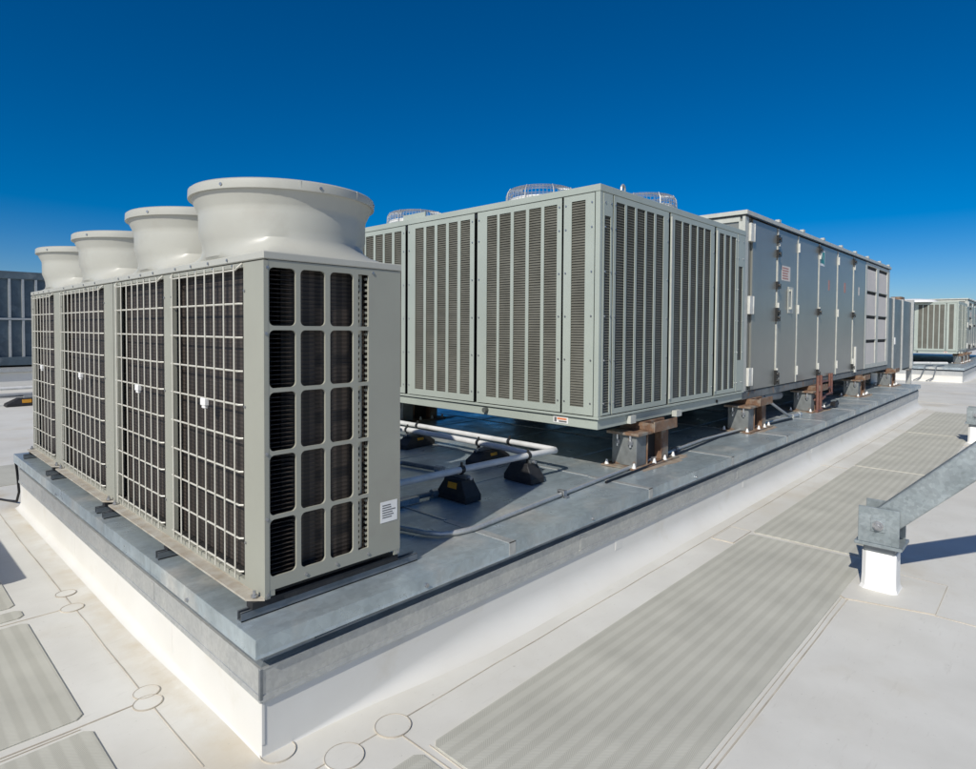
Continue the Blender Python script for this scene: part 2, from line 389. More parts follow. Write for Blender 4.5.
def pad(x0, x1, y0, y1, label, ax, grp='ribbed walkway pads'):
    c = .03
    P = [(x0+c,y0),(x1-c,y0),(x1,y0+c),(x1,y1-c),(x1-c,y1),(x0+c,y1),(x0,y1-c),(x0,y0+c)]
    o = MB().extrude([(x-x0, y-y0) for x, y in P], 'z', 0, .008)
    o = o.build('walkway_pad', M['pad_'+ax], bevel=.002); o.location = (x0, y0, FL)
    tag(o, label, 'walkway pad', grp)
G1 = 'long ribbed pads along the right of the curb'
pad(-2.6, .545, -1.365, -.42, 'small visible corner of a grey ribbed pad at the bottom edge, before the long pad', 'x', G1)
pad(.615, 4.53, -1.365, -.42, 'nearest long grey ribbed walkway pad on the right of the curb', 'x', G1)
pad(4.60, 8.44, -1.365, -.42, 'second long grey ribbed pad, beside the nearer white brace post', 'x', G1)
pad(8.50, 12.4, -1.365, -.42, 'third long grey ribbed pad, ending by the farther white brace post', 'x', G1)
pad(12.46, 16.4, -1.365, -.42, 'farthest long grey ribbed pad, past the farther brace post', 'x', G1)
G2 = 'striped pads along the left of the curb'
pad(-1.4, -.414, -.5, .805, 'striped grey pad in the bottom left corner', 'y', G2)
pad(-1.4, -.414, .925, 2.275, 'striped grey pad at left edge, larger of those beside the curb', 'y', G2)
pad(-1.4, -.41, 2.38, 2.52, 'thin cut strip of striped pad at the left edge', 'y', G2)
pad(-1.4, -.425, 2.60, 3.9, 'striped grey pad reaching into the dark shadow at left', 'y', G2)
pad(-1.4, .55, 6.55, 7.85, 'grey pad beyond the far left end of the curb', 'x', G2)

# ------------------------------------------------------------------ main equipment curb
def curb(ox, X1, Y1, label, name='equipment_curb', seams=True, deck_label=None):
    t = thing(name, label, 'equipment curb', (ox, 0, FL))
    w = .046
    # membrane skirt with a soft fillet at its foot
    def ring(d, z): return [(ox+d, d, z), (ox+X1-d, d, z), (ox+X1-d, Y1-d, z), (ox+d, Y1-d, z)]
    def amp(q, lo, hi): q = min(1, max(0, (q-lo)/(hi-lo))); return q*q*(3-2*q)
    def cove(r, n=7):
        return [(w, -.19), (w, -.25)] + [(w - r*(1-math.cos(PI/2*i/n)), FL - .0015 + r*(1-math.sin(PI/2*i/n))) for i in range(n+1)]
    b = MB()
    xs = [w + (X1-2*w)*i/40 if i else w for i in range(41)]; xs = sorted(xs + [w+.1, w+.2, w+.35, w+.55, w+.8])
    b.rings([[(ox+x_, y, z) for y, z in cove(.012 + .135*amp(x_, .15, 1.5))] for x_ in xs], False, False, False, True)
    ys = sorted([w + (Y1-2*w)*i/24 for i in range(25)] + [w+.1, w+.3])
    b.rings([[(ox+x_, y_, z) for x_, z in cove(.012 + .05*amp(y_, .15, 1.8))] for y_ in ys], False, False, False, True)
    b.poly([(ox+X1-w, w, -.05), (ox+X1-w, w, FL), (ox+X1-w, Y1-w, FL), (ox+X1-w, Y1-w, -.05)]); b.poly([(ox+w, Y1-w, -.05), (ox+w, Y1-w, FL), (ox+X1-w, Y1-w, FL), (ox+X1-w, Y1-w, -.05)])
    sk = b.build('membrane_skirt', M['white_tpo'], t)
    # corner lap strip
    b = MB(); b.box(ox+w-.004, ox+w+.014, w-.004, w+.014, -.5, -.297); b.build('corner_lap', M['white_tpo'], t, bevel=.003)
    if seams:
        for xs in (2.95, 5.6, 8.2, 11.1, 14.0):
            MB().box(ox+xs, ox+xs+.09, w-.0022, w+.01, FL+.15, -.294).build('skirt_lap', M['white_tpo'], t, bevel=.001)
        for ys in (1.1, 3.2):
            MB().box(ox+w-.0022, ox+w+.01, ys, ys+.09, FL+.07, -.294).build('skirt_lap', M['white_tpo'], t, bevel=.001)
    # counterflashing: sloped shelf, face and a small kick at the hem
    b = MB(); g = .036
    pr = [(g+.007,-.150),(g-.004,-.152),(g-.004,-.159),(g,-.163),(g,-.272),(g-.004,-.274),(g-.004,-.284),(g-.006,-.298),(g-.004,-.301),(w-.001,-.296)]
    b.rings([ring(d, z) for d, z in pr], False, False, True, False)
    b.build('counterflashing', M['galv'], t)
    b = MB(); b.rings([ring(d, z) for d, z in [(.092,-.118),(.070,-.119),(.062,-.122),(.062,-.138),(g+.006,-.1495)]], False, False, True, False); b.build('shelf_strip', M['shelf'], t)
    b = MB(); pr = [(.093,-.02),(.093,-.175)]; b.rings([ring(d, z) for d, z in pr], False, False, True, False); b.build('gap_shade', M['dark'], t)  # near-black sheet painted in for the shadow under the cap
    if seams:
        for xs in (2.45, 5.4, 8.4, 11.4, 14.4):
            MB().box(ox+xs, ox+xs+.05, g-.003, g+.003, -.271, -.166).build('flashing_lap', M['galv'], t)
        for ys in (1.35, 2.95, 4.3):
            MB().box(ox+g-.003, ox+g+.003, ys, ys+.05, -.271, -.166).build('flashing_lap', M['galv'], t)
        b = MB(); b.box(ox+g-.005, ox+g+.010, g-.005, g+.010, -.303, -.153); b.build('flashing_corner', M['galv_dark'], t, bevel=.002)
        b = MB(); b.tube([(ox+.064, .10, -.119), (ox+.063, 1.0, -.119), (ox+.065, 2.6, -.119), (ox+.064, Y1-.1, -.119)], .0045, 6); b.build('sealant_bead', M['sealant'], t)
    # cap: deck top with turned-down edges in lengths
    b = MB(); b.box(ox+.012, ox+X1-.012, .012, Y1-.012, -.022, -.002); b.build('deck', M['deck'], t)
    L_ = 1.75 if seams else X1
    def cap(points, nm='cap_flashing'):
        pass
    k = 0; x = 0.0
    stops = [0] + [1.655 + 1.765*i for i in range(9)] if seams else [0]
    stops = [s for s in stops if s < X1 - .3] + [X1]
    for a, c in zip(stops[:-1], stops[1:]):
        e = .0015
        b = MB(); a1 = a + (e if a > 0 else 0); c1 = c - (e if c < X1 else 0)
        rr = random.uniform(-.002, .002)
        prof_ = [(.62, 0), (0.0+rr, 0.0), (0.0+rr, -.070), (-.0025+rr, -.083), (.0+rr, -.087), (.012, -.082), (.012, -.006), (.62, -.006)]
        b.extrude([(y, z+.004*0) for y, z in prof_], 'x', ox+a1, ox+c1)
        b.build('cap_flashing', M['deck'], t)
        if seams and a > 0:
            MB().box(ox+a-.03, ox+a+.03, -.0045, .60, -.001, .0035).build('cap_joint', M['galv'], t)
            MB().box(ox+a-.03, ox+a+.03, -.0045, -.001, -.078, .0035).build('cap_joint', M['galv'], t)
    ystops = [.62, 1.3, 2.72, 4.1, Y1] if seams else [.62, Y1]
    for a, c in zip(ystops[:-1], ystops[1:]):
        b = MB(); prof_ = [(.62, 0), (0, 0), (0, -.070), (-.0025, -.083), (0, -.087), (.012, -.082), (.012, -.006), (.62, -.006)]
        b.extrude([(ox+x_, z) for x_, z in prof_], 'y', a+.0015, c-.0015 if c < Y1 else c)
        b.build('cap_flashing', M['deck'], t)
    b = MB(); prof_ = [(-.0015, -.0012), (-.0015, -.070), (-.004, -.083), (-.0015, -.087), (-.0002, -.082), (-.0002, -.0012)]
    b.extrude([(ox+x_, z) for x_, z in prof_], 'y', .0005, .6185); b.build('cap_flashing', M['deck'], t)
    # far edges
    MB().box(ox+X1-.01, ox+X1, 0, Y1, -.085, 0.0005).build('cap_edge', M['deck'], t)
    MB().box(ox+.62, ox+X1-.01, Y1-.01, Y1, -.085, 0.0005).build('cap_edge', M['deck'], t)
    if seams:   # cross seams in the deck sheets
        for xs in (1.66, 3.43, 5.2, 6.95, 8.7, 10.5, 12.2, 14, 15.7):
            MB().box(ox+xs-.012, ox+xs+.012, .62, Y1-.02, -.002, .004).build('deck_seam', M['galv'], t)
        for ys in (1.18, 2.4, 3.7):
            MB().box(ox+.62, ox+X1-.02, ys-.012, ys+.012, -.002, .003).build('deck_seam', M['deck'], t)
        for xs in (.95, 2.55, 4.3):
            MB().cyl((ox+xs, .0, -.055), (ox+xs, -.012, -.055), .011, 8).build('rivet', M['bolt'], t)
        for ys in (.75, 3.55):
            MB().cyl((ox, ys, -.06), (ox-.012, ys, -.06), .010, 8).build('rivet', M['bolt'], t)
    return t
curb(0, 17.33, 5.42, 'large white skirted equipment curb with grey metal cap, under the fan units')

# cables and conduits
random.seed(3)
pts = [(-.02, 0, 0)]
b = MB()
b.tube([(.10,.07,-.103)] + [(x_, .066 + .010*math.sin(x_*1.7) + random.uniform(-.004,.004), -.102 + .003*math.sin(x_*2.3)) for x_ in [i*.45+.3 for i in range(38)]], .0115, 6)
tag(b.build('cable', M['black_cable']), 'thin black cable running in the gap under the cap along the right side', 'cable')
b = MB()
b.tube([(.3, .035, -.112)] + [(x_, .034 + .004*math.sin(x_*1.1+1), -.100) for x_ in [i*.9+1.2 for i in range(18)]], .006, 6)
tag(b.build('cable', M['galv_dark']), 'thin grey wire just under the cap edge on the right side', 'cable')
b = MB()
b.tube([(.04, 5.30, -.05), (.02, 5.45, -.07), (.035, 5.47, -.2), (.05, 5.48, -.42), (.04, 5.55, -.53), (-.02, 5.75, -.548), (-.08, 5.9, -.548), (-.6, 5.86, -.548), (-2.5, 5.9, -.548)], .012, 7)
tag(b.build('cable', M['black_cable']), 'black cable dropping off the far left corner of the curb', 'cable')

t = thing('conduit', 'grey conduit with a bend lying along the deck edge in front of the supports', 'conduit', (1.4, .4, 0))
P = [(.95,.62,.02),(1.34,.69,.022)]
P = [(1.20, .92, .024), (1.30, .62, .024), (1.345, .46, .024), (1.40, .375, .024), (1.49, .325, .024), (1.62, .30, .024), (2.2, .345, .024), (2.7, .385, .024), (3.6, .45, .024), (4.2, .495, .024), (5.0, .555, .024), (5.8, .60, .024), (7.4, .53, .026), (8.70, .46, .03)]
b = MB(); b.tube(P, .017, 10); b.build('tube', M['galv'], t)
b = MB(); b.cyl((8.68,.46,.03), (8.95,.45,.03), .034, 10); b.cyl((8.95,.45,.03), (9.02,.447,.03), .042, 8); b.build('fitting', M['galv'], t)
for x_, y_ in ((2.7,.385),(4.35,.505),(5.0,.555)):
    b = MB(); b.box(x_-.02, x_+.02, y_-.06, y_+.06, .0045, .012); b.box(x_-.018, x_+.018, y_-.03, y_+.03, .044, .056); b.box(x_-.02, x_+.02, y_-.034, y_-.028, .0045, .056); b.box(x_-.02, x_+.02, y_+.028, y_+.034, .0045, .056)
    b.build('strap', M['bolt'], t)
for x_, y_, z_ in ((4.35,.505,.05),(5.0,.555,.05)):
    MB().cyl((x_-.05, y_, .024), (x_+.05, y_, .024), .026, 10).build('coupling', M['bolt'], t)
b = MB()
b.tube([(3.3,.36,.012),(4.1,.40,.012),(5.0,.47,.012),(6.2,.56,.012),(7.3,.50,.012),(8.5,.40,.012)], .011, 6)
tag(b.build('cable', M['black_cable']), 'black cable lying on the deck beside the grey conduit', 'cable')
t = thing('conduit', 'short blue-grey conduit stub on the shaded deck beside the nearest fan unit, nearer of two', 'conduit', (1.7, 1.12, 0))
b = MB(); b.tube([(.95,1.13,.03),(1.7,1.12,.03),(1.98,1.105,.03)], .02, 8); b.build('tube', M['galv_dark'], t)
MB().cyl((1.62,1.12,.03),(1.74,1.12,.03), .03, 8).build('fitting', M['bolt'], t); MB().cyl((1.96,1.105,.03),(2.03,1.1,.03), .036, 8).build('fitting', M['bolt'], t); MB().box(1.6,1.8,1.06,1.10,.005,.05).build('strap', M['bolt'], t)
t = thing('conduit', 'short blue-grey conduit stub on the shaded deck, farther from the nearest fan unit', 'conduit', (2.5, 1.9, 0))
b = MB(); b.tube([(1.8,2.42,.03),(2.49,2.13,.03),(2.56,1.70,.03)], .02, 8); b.build('tube', M['galv_dark'], t)
b = MB(); b.cyl((2.56,1.72,.03),(2.57,1.64,.03), .034, 8); b.build('fitting', M['bolt'], t)

# ------------------------------------------------------------------ condensing units with fan hoods
AX0, AX1 = .123, .9025
ZB, ZS, ZT = .0885, 1.635, 1.673
def wire_guard(y0, y1, n, parent):
    b = MB()
    zs = [.155 + .1605*i for i in range(10)]
    ys = [y0 + .055 + (y1-y0-.11)*i/(n-1) for i in range(n)]
    x = AX0 - .016
    for i, z in enumerate(zs):
        if i == len(zs)-1:
            b.tube([(AX0-.002, y0+.008, z+.03), (x-.002, y0+.02, z+.01), (x, y0+.05, z), (x, y1-.05, z), (x-.002, y1-.02, z+.01), (AX0-.002, y1-.008, z+.03)], .0048, 6)
        else:
            b.tube([(AX0-.001, y0+.006, z), (x, y0+.02, z), (x, y1-.02, z), (AX0-.001, y1-.006, z)], .0048, 6)
    for y in ys:
        b.tube([(x-.006, y, .118), (x-.006, y, 1.622)], .0042, 6)
    return b.build('wire_guard', M['guard'], parent)

def hood(yc, hy, parent):
    xc = (AX0 + AX1) / 2 + .012; seg = 64
    def ring(r, z, bl):
        out = []; h_ = min(1, max(0, (z-ZT-.01)/.12)); kx = .92 + .08*h_*h_*(3-2*h_)
        for k in range(seg):
            a = 2*PI*(k+.5)/seg; c, s_ = math.cos(a), math.sin(a)
            hx0 = (AX1 - xc - .012) if c > 0 else (xc - AX0 - .012); q = 1/max(abs(c)/hx0, abs(s_)/hy)
            rx, ry = c*q, s_*q
            out.append((xc + c*r*kx*(1-bl) + rx*bl, yc + s_*r*(1-bl) + ry*bl, z))
        return out
    R0 = .440
    b = MB()
    b.rings([ring(.5, ZT-.004, 1), ring(.49, ZT+.004, .93), ring(.470, ZT+.016, .60), ring(.450, ZT+.036, .30), ring(.437, ZT+.065, .11), ring(.430, ZT+.10, .02),
             ring(R0, ZT+.14, 0), ring(R0, ZT+.225, 0), ring(R0+.001, ZT+.248, 0), ring(R0+.005, ZT+.262, 0), ring(.476, ZT+.327, 0), ring(.478, ZT+.327, 0), ring(.489, ZT+.325, 0), ring(.490, ZT+.328, 0), ring(.488, ZT+.368, 0), ring(.478, ZT+.376, 0), ring(.462, ZT+.379, 0), ring(.445, ZT+.375, 0), ring(.41, ZT+.35, 0), ring(.385, ZT+.28, 0), ring(.375, ZT+.15, 0), ring(.372, ZT+.06, 0)], False, False)
    h = b.build('fan_hood', M['hood'], parent)
    b = MB(); b.lathe(xc, yc, [(.374, ZT+.08), (.10, ZT+.10), (.001, ZT+.10)], 32); b.build('fan_screen', M['dark'], h)
    for a in (205, 262, 318, 345, 20):
        c, s_ = math.cos(R(a)), math.sin(R(a)); n = .486
        p = Vector((xc+c*n, yc+s_*n, ZT+.345)); MB().cyl(p, p+Vector((c*.008, s_*.008, 0)), .008, 8).build('rim_bolt', M['bolt'], h)
    for a in (250, 290):
        c, s_ = math.cos(R(a)), math.sin(R(a)); q = Vector((-s_, c, 0)) * .006; n0, n1 = .483, .490
        A_ = Vector((xc+c*n0, yc+s_*n0, ZT+.330)); B_ = Vector((xc+c*n1, yc+s_*n1, ZT+.330)); up = Vector((0,0,.042))
        MB().hexa([A_-q, B_-q, B_+q, A_+q, A_-q+up, B_-q+up, B_+q+up, A_+q+up]).build('rim_clip', M['hood'], h)
    if parent['_near']:
        b = MB(); c, s_ = math.cos(R(303)), math.sin(R(303)); q = Vector((-s_, c, 0)) * .004
        tri = [(.50, ZT+.004), (.405, ZT+.13), (.395, ZT+.13), (.40, ZT+.02)]
        b.rings([[Vector((xc+c*r, yc+s_*r, z)) - q for r, z in tri], [Vector((xc+c*r, yc+s_*r, z)) + q for r, z in tri]], smooth=False); b.build('hood_gusset', M['hood'], h)
    return h

def side_panel(parent, y, sign):
    """end panel with 3 x 5 rounded windows, a slot column and a blank strip"""
    cols = [(.149,.282),(.306,.439),(.466,.602)]
    rows = [(.175,.442),(.460,.739),(.757,1.029),(1.048,1.315),(1.335,1.602)]
    slot = (.630,.694)
    t0 = y; t1 = y + sign*.012
    def P(u, v, d): return (u, d, v)
    b = MB()
    ub = [AX0+.0225, .294, .4525, .616, .694+.03]; vb = [.115, .451, .748, 1.0385, 1.325, ZS]
    # windows with rounded corners
    def cell(u0, u1, v0, v1, h, r=.024):
        n = 5; H = []; O = []
        for (cu, cv, a0, co) in ((h[1]-r, h[3]-r, 0, (u1,v1)), (h[0]+r, h[3]-r, 90, (u0,v1)), (h[0]+r, h[2]+r, 180, (u0,v0)), (h[1]-r, h[2]+r, 270, (u1,v0))):
            for i in range(n+1):
                a = R(a0 + 90*i/n); H.append((cu + r*math.cos(a), cv + r*math.sin(a))); O.append(co)
        m_ = len(H)
        for i in range(m_):
            j = (i+1) % m_
            if O[i] == O[j]: b.poly([P(*O[i], t0), P(*H[i], t0), P(*H[j], t0)])
            else: b.poly([P(*O[i], t0), P(*H[i], t0), P(*H[j], t0), P(*O[j], t0)])
            b.poly([P(*H[i], t0), P(*H[i], t1), P(*H[j], t1), P(*H[j], t0)])
    for ci, c in enumerate(cols):
        for ri, r in enumerate(rows): cell(ub[ci], ub[ci+1], vb[ri], vb[ri+1], (c[0], c[1], r[0], r[1]))
    for ri, r in enumerate(rows): cell(ub[3], ub[4], vb[ri], vb[ri+1], (slot[0], slot[1], r[0], r[1]), .006)
    b.poly([P(ub[4], .115, t0), P(AX1, .115, t0), P(AX1, ZS, t0), P(ub[4], ZS, t0)])
    b.poly([P(AX1, .115, t0), P(AX1, .115, t1), P(AX1, ZS, t1), P(AX1, ZS, t0)])
    b.poly([P(ub[0], .115, t0), P(AX1, .115, t0), P(AX1, .115, t1), P(ub[0], .115, t1)])
    # legs under the panel
    for a, c in ((AX0+.0225, AX0+.05), (AX1-.04, AX1-.002)): b.box(a, c, min(t0,t1)+.001, max(t0,t1), .088, .115)
    o = b.build('end_panel', M['beige'], parent)
    b = MB()
    for ri, r in enumerate(rows):     # punched strip behind the slot column
        b.plate('y', y+sign*.03, y+sign*.034, .640, .672, r[0], r[1], [(.651,.659, r[0]+.02+.03*k, r[0]+.035+.03*k) for k in range(8)])
        for k in range(9): b.box(.686, .698, min(y+sign*.012, y+sign*.03), max(y+sign*.012, y+sign*.03), r[0]+.008+.029*k, r[0]+.020+.029*k)
    b.build('slotted_strip', M['beige'], o)
    return o

def condensing_unit(y0, y1, panels, fans, label, near=False):
    t = thing('condensing_unit', label, 'condensing unit', (.51, (y0+y1)/2, ZB), 'condensing units with fan hoods in one row')
    t['_near'] = near
    # lid
    b = MB(); b.box(AX0-.004, AX1+.006, y0-.005, y1+.001, ZS+.003, ZT); b.build('lid', M['hood'], t, bevel=.004)
    b = MB(); b.box(AX0+.012, AX1-.01, y0+.01, y1-.01, ZS-.012, ZS+.003); b.build('lid_gasket', M['blackm'], t)
    for f, hy in fans: hood(f, hy, t)
    # cabinet frame: front posts and rails on the grille side, back panel
    holes = [(a, c, .117, 1.612) for a, c, n in panels]
    b = MB(); b.plate('x', AX0, AX0+.022, y0-.001, y1, ZB, ZS-.003, holes); b.build('front_frame', M['beige'], t)
    b = MB(); b.box(AX1-.012, AX1, y0+.013, y1-.013, .115, ZS-.003); b.box(AX1-.04, AX1-.002, y1-.02, y1-.004, ZB, .115); b.build('back_panel', M['beige'], t)
    b = MB(); b.box(AX0+.03, AX1-.02, y0+.02, y1-.02, .112, .125); b.build('bottom_pan', M['dark'], t)
    b = MB(); b.box(AX0+.004, AX1-.05, y0+.03, y1-.02, ZB, .112)
    b.build('base_frame', M['dark'], t)
    # coil: a U of dark fins behind the guards
    for a, c, n in panels:
        b = MB(); b.box(AX0+.055, AX0+.11, a-.06, c+.06, .13, 1.62); b.build('coil', M['coil'], t)
    if near:
        side_panel(t, y0, 1)
        b = MB(); b.box(AX0+.115, .71, y0+.062, y0+.10, .13, 1.62); b.build('coil', M['coil'], t)
        # bare coil edge with fins behind the first window column
        b = MB(); k = 0
        while .14 + k*.021 < 1.61:
            z = .14 + k*.021; b.box(AX0+.026, .288, y0+.02, y0+.06, z, z+.003); k += 1
        b.build('coil_edge', M['coil'], t)
        # internal partition that blocks light
        b = MB(); b.box(.72, .73, y0+.03, y1-.05, .13, 1.62); b.build('partition', M['dark'], t)
        b = MB(); b.plate('y', y0-.002, y0-.0005, .770, .882, .283, .395, []); st = b.build('rating_label', M['white'], t)
        b = MB()
        for k in range(6): b.box(.782, .782+random.uniform(.05,.088), y0-.003, y0-.002, .372-.013*k, .377-.013*k)
        b.build('label_print', M['printing'], st)
        for x_, z_ in ((.14,1.60),(.133,1.30),(.133,.75),(.133,.45),(.50,.142),(.72,1.615),(.135,.10),(.33,.140),(.69,.142),(.885,.10)):
            screw(t, (x_, y0, z_), 'y', .0075, .005)
    else:
        b = MB(); b.box(AX0+.022, AX1-.012, y0, y0+.012, .115, ZS-.003); b.build('end_panel', M['beige'], t)
    b = MB(); b.box(AX0+.022, AX1-.012, y1-.012, y1, .115, ZS-.003); b.build('end_panel', M['beige'], t)
    for a, c, n in panels:
        wire_guard(a, c, n, t)
    for a, c, n in panels:
        yc = a + (c-a)*.45
        b = MB(); b.box(AX0-.034, AX0-.008, yc-.028, yc+.028, .920, .960); b.box(AX0-.030, AX0-.010, yc-.02, yc+.02, .905, .922); b.build('guard_clip', M['white'], t, bevel=.004)
    # screws along the top rail and beside the guards
    for a, c, n in panels:
        for k in range(4):
            y = a + (c-a)*(k+.5)/4; screw(t, (AX0, y, 1.624), 'x', .006); screw(t, (AX0-.004, y+.05, 1.655), 'x', .007)
        for z in (.30,.95,1.5):
            screw(t, (AX0, a-.014, z), 'x', .006); screw(t, (AX0, c+.014, z), 'x', .006)
    # base flange with feet and bolts
    b = MB(); b.box(AX0-.062, AX0-.001, y0+.06, y1-.06, ZB-.012, ZB-.002)
    b.poly([(AX0-.001,y0+.0,ZB-.002),(AX0-.062,y0+.06,ZB-.002),(AX0-.001,y0+.06,ZB-.002)]); b.poly([(AX0-.001,y0+.0,ZB-.012),(AX0-.062,y0+.06,ZB-.012),(AX0-.001,y0+.06,ZB-.012)])
    b.poly([(AX0-.001,y0,ZB-.012),(AX0-.062,y0+.06,ZB-.012),(AX0-.062,y0+.06,ZB-.002),(AX0-.001,y0,ZB-.002)])
    b.box(AX0-.001, AX0+.03, y0+.005, y1-.005, ZB-.012, ZB); b.build('base_flange', M['beige_dirty'], t)
    for y in (y0+.045, y1-.09):
        b = MB(); b.cyl((AX0-.028, y, ZB-.002), (AX0-.028, y, ZB+.03), .008, 8); b.cyl((AX0-.028, y, ZB+.002), (AX0-.028, y, ZB+.012), .016, 6); b.build('anchor_bolt', M['bolt'], t)
    return t
condensing_unit(.168, 2.40, [(.369,1.276,8),(1.414,2.318,8)], [(.721,.52),(1.753,.52)], 'nearest and largest beige condensing unit, two fan hoods and a windowed end panel', True)
condensing_unit(2.415, 3.955, [(2.627,3.889,10)], [(3.09,.62)], 'middle beige condensing unit of the row, with one hood and one wide guard')
condensing_unit(3.97, 5.151, [(4.181,5.055,7)], [(4.40,.60)], 'farthest beige condensing unit, smallest of the row, one hood')
for o in bpy.data.objects:
    if '_near' in o: del o['_near']

def rail(y, label):
    b = MB()
    b.box(-.005+.03, 1.05, y-.021, y-.017, .002, .043); b.box(.025, 1.05, y+.017, y+.021, .002, .043); b.box(.025, 1.05, y-.021, y+.021, .002, .006)
    b.box(.025, 1.05, y-.021, y-.011, .040, .044); b.box(.025, 1.05, y+.011, y+.021, .040, .044)
    o = b.build('strut_rail', M['galv_dark'])
    tag(o, label, 'strut rail', 'strut rails under the condensing units')
    k = MB(); k.box(AX0-.05, AX1, y-.03, y+.03, .044, ZB-.012); k.build('rubber_pad', M['black'], o)
for y, l in ((.215,'dark strut rail under the front end of the nearest condensing unit'),(1.27,'dark strut rail under the middle of the nearest condensing unit'),(2.33,'dark strut rail under the back end of the nearest condensing unit'),(2.50,'dark strut rail under the front end of the middle condensing unit'),
             (3.86,'dark strut rail under the back end of the middle condensing unit'),(4.06,'dark strut rail under the front end of the farthest condensing unit'),(5.05,'dark strut rail under the back end of the farthest condensing unit')): rail(y, l)

# ------------------------------------------------------------------ insulated pipes and their rubber blocks
PZ = .235
def pipe(pts, r, label, clamps):
    t = thing('insulated_pipe', label, 'pipe', (pts[0][0], pts[0][1], 0), 'white jacketed pipes beside the fan units')
    MB().tube(pts, r, 16).build('jacket', M['pipe'], t)
    for p, d in clamps:
        p = Vector(p); d = Vector(d)
        b = MB(); b.cyl(p-d*.018, p+d*.018, r+.005, 14); b.cyl(p+Vector((0,0,r)), p+Vector((0,0,r+.03)), .010, 8); b.box(p.x-.012, p.x+.012, p.y-.012, p.y+.012, p.z-r-.05, p.z-r+.01); b.build('clamp', M['blackm'], t)
    return t
BZ = .22
pipe([(.9,.92,PZ),(2.065,.90,PZ),(2.95,.865,PZ),(3.17,.856,BZ+.01),(3.25,.868,BZ),(3.286,.90,BZ),(3.296,.95,BZ),(3.296,2.0,BZ),(3.29,3.05,BZ),(3.28,4.9,BZ)], .026, 'white jacketed pipe with an elbow, passing both near rubber blocks', [((2.09,.90,PZ),(1,-.03,0)), ((2.86,.868,PZ),(1,-.03,0)), ((3.296,1.46,BZ),(0,1,0)), ((3.292,2.85,BZ),(0,1,0))])
MZ = .19
pipe([(3.09,1.0,MZ),(3.14,1.42,MZ),(3.15,2.1,MZ),(3.14,2.78,MZ),(3.12,3.4,MZ),(3.1,4.9,MZ)], .029, 'white jacketed pipe partly in shade, inside the elbow pipe', [((3.146,1.74,MZ),(0,1,0)), ((3.14,2.85,MZ),(0,1,0))])
pipe([(.92,3.2,PZ),(1.8,3.05,PZ),(2.75,2.93,PZ+.01),(3.02,2.90,PZ+.02)], .024, 'short white pipe joining the two long pipes behind the nearest fan unit', [((2.7,2.935,PZ+.01),(1,-.1,0))])
def block(cx, cy, rz, L, label, face=-1, tall=.17):
    t = thing('pipe_block', label, 'pipe support', (cx, cy, 0), 'black rubber pipe blocks on the deck')
    w, h = .085, (.13 if L > .4 else tall)
    b = MB()
    def q(l, w_, z): return [Vector((s*l, u*w_, z)) for s, u in ((-1,-1),(1,-1),(1,1),(-1,1))]
    rot = Matrix.Rotation(rz, 3, 'Z'); C_ = Vector((cx, cy, 0))
    T = lambda pts: [rot @ p + C_ for p in pts]
    lv = [(L/2, w, .003), (L/2, w, .05), (L/2*.62, w*.80, h-.02), (L/2*.60, w*.78, h)]
    b.rings([T(q(l, w_, z)) for l, w_, z in lv], smooth=False); bd = b.build('rubber_body', M['black'], t, bevel=.006)
    b = MB(); b.rings([T(q(L/2*.62, .022, h)), T(q(L/2*.62, .022, h+.028))], smooth=False); b.build('strut_channel', M['galv_dark'], t)
    b = MB(); l0 = lv[1]; l1 = lv[2]
    def onface(s, f, e=.002):
        z = l0[2] + (l1[2]-l0[2])*f; w_ = l0[1] + (l1[1]-l0[1])*f; return Vector((s, face*(w_+e), z))
    pl = [onface(-.052,.48), onface(.048,.48), onface(.048,.93), onface(-.052,.93)]
    b.poly(T(pl)); b.build('warning_label', M['yellow'], bd)
    for s in (-1, 1):
        p = rot @ Vector((s*L/2*.64, 0, h+.012)) + C_; d = rot @ Vector((s*.03,0,0)); MB().cyl(p, p+d, .014, 8).build('bolt', M['bolt'], t)
    return t
block(2.09, .93, R(90), .33, 'black rubber block with yellow label under the nearest white pipe', face=1)
block(2.88, .93, R(88), .33, 'black rubber block under the white pipe, next to its elbow, no label showing', face=-1)
block(3.20, 1.66, R(4), .50, 'black rubber block half hidden behind the one near the elbow', face=-1)
block(3.22, 2.80, R(6), .46, 'black rubber block farthest back between the two parallel white pipes', face=-1)

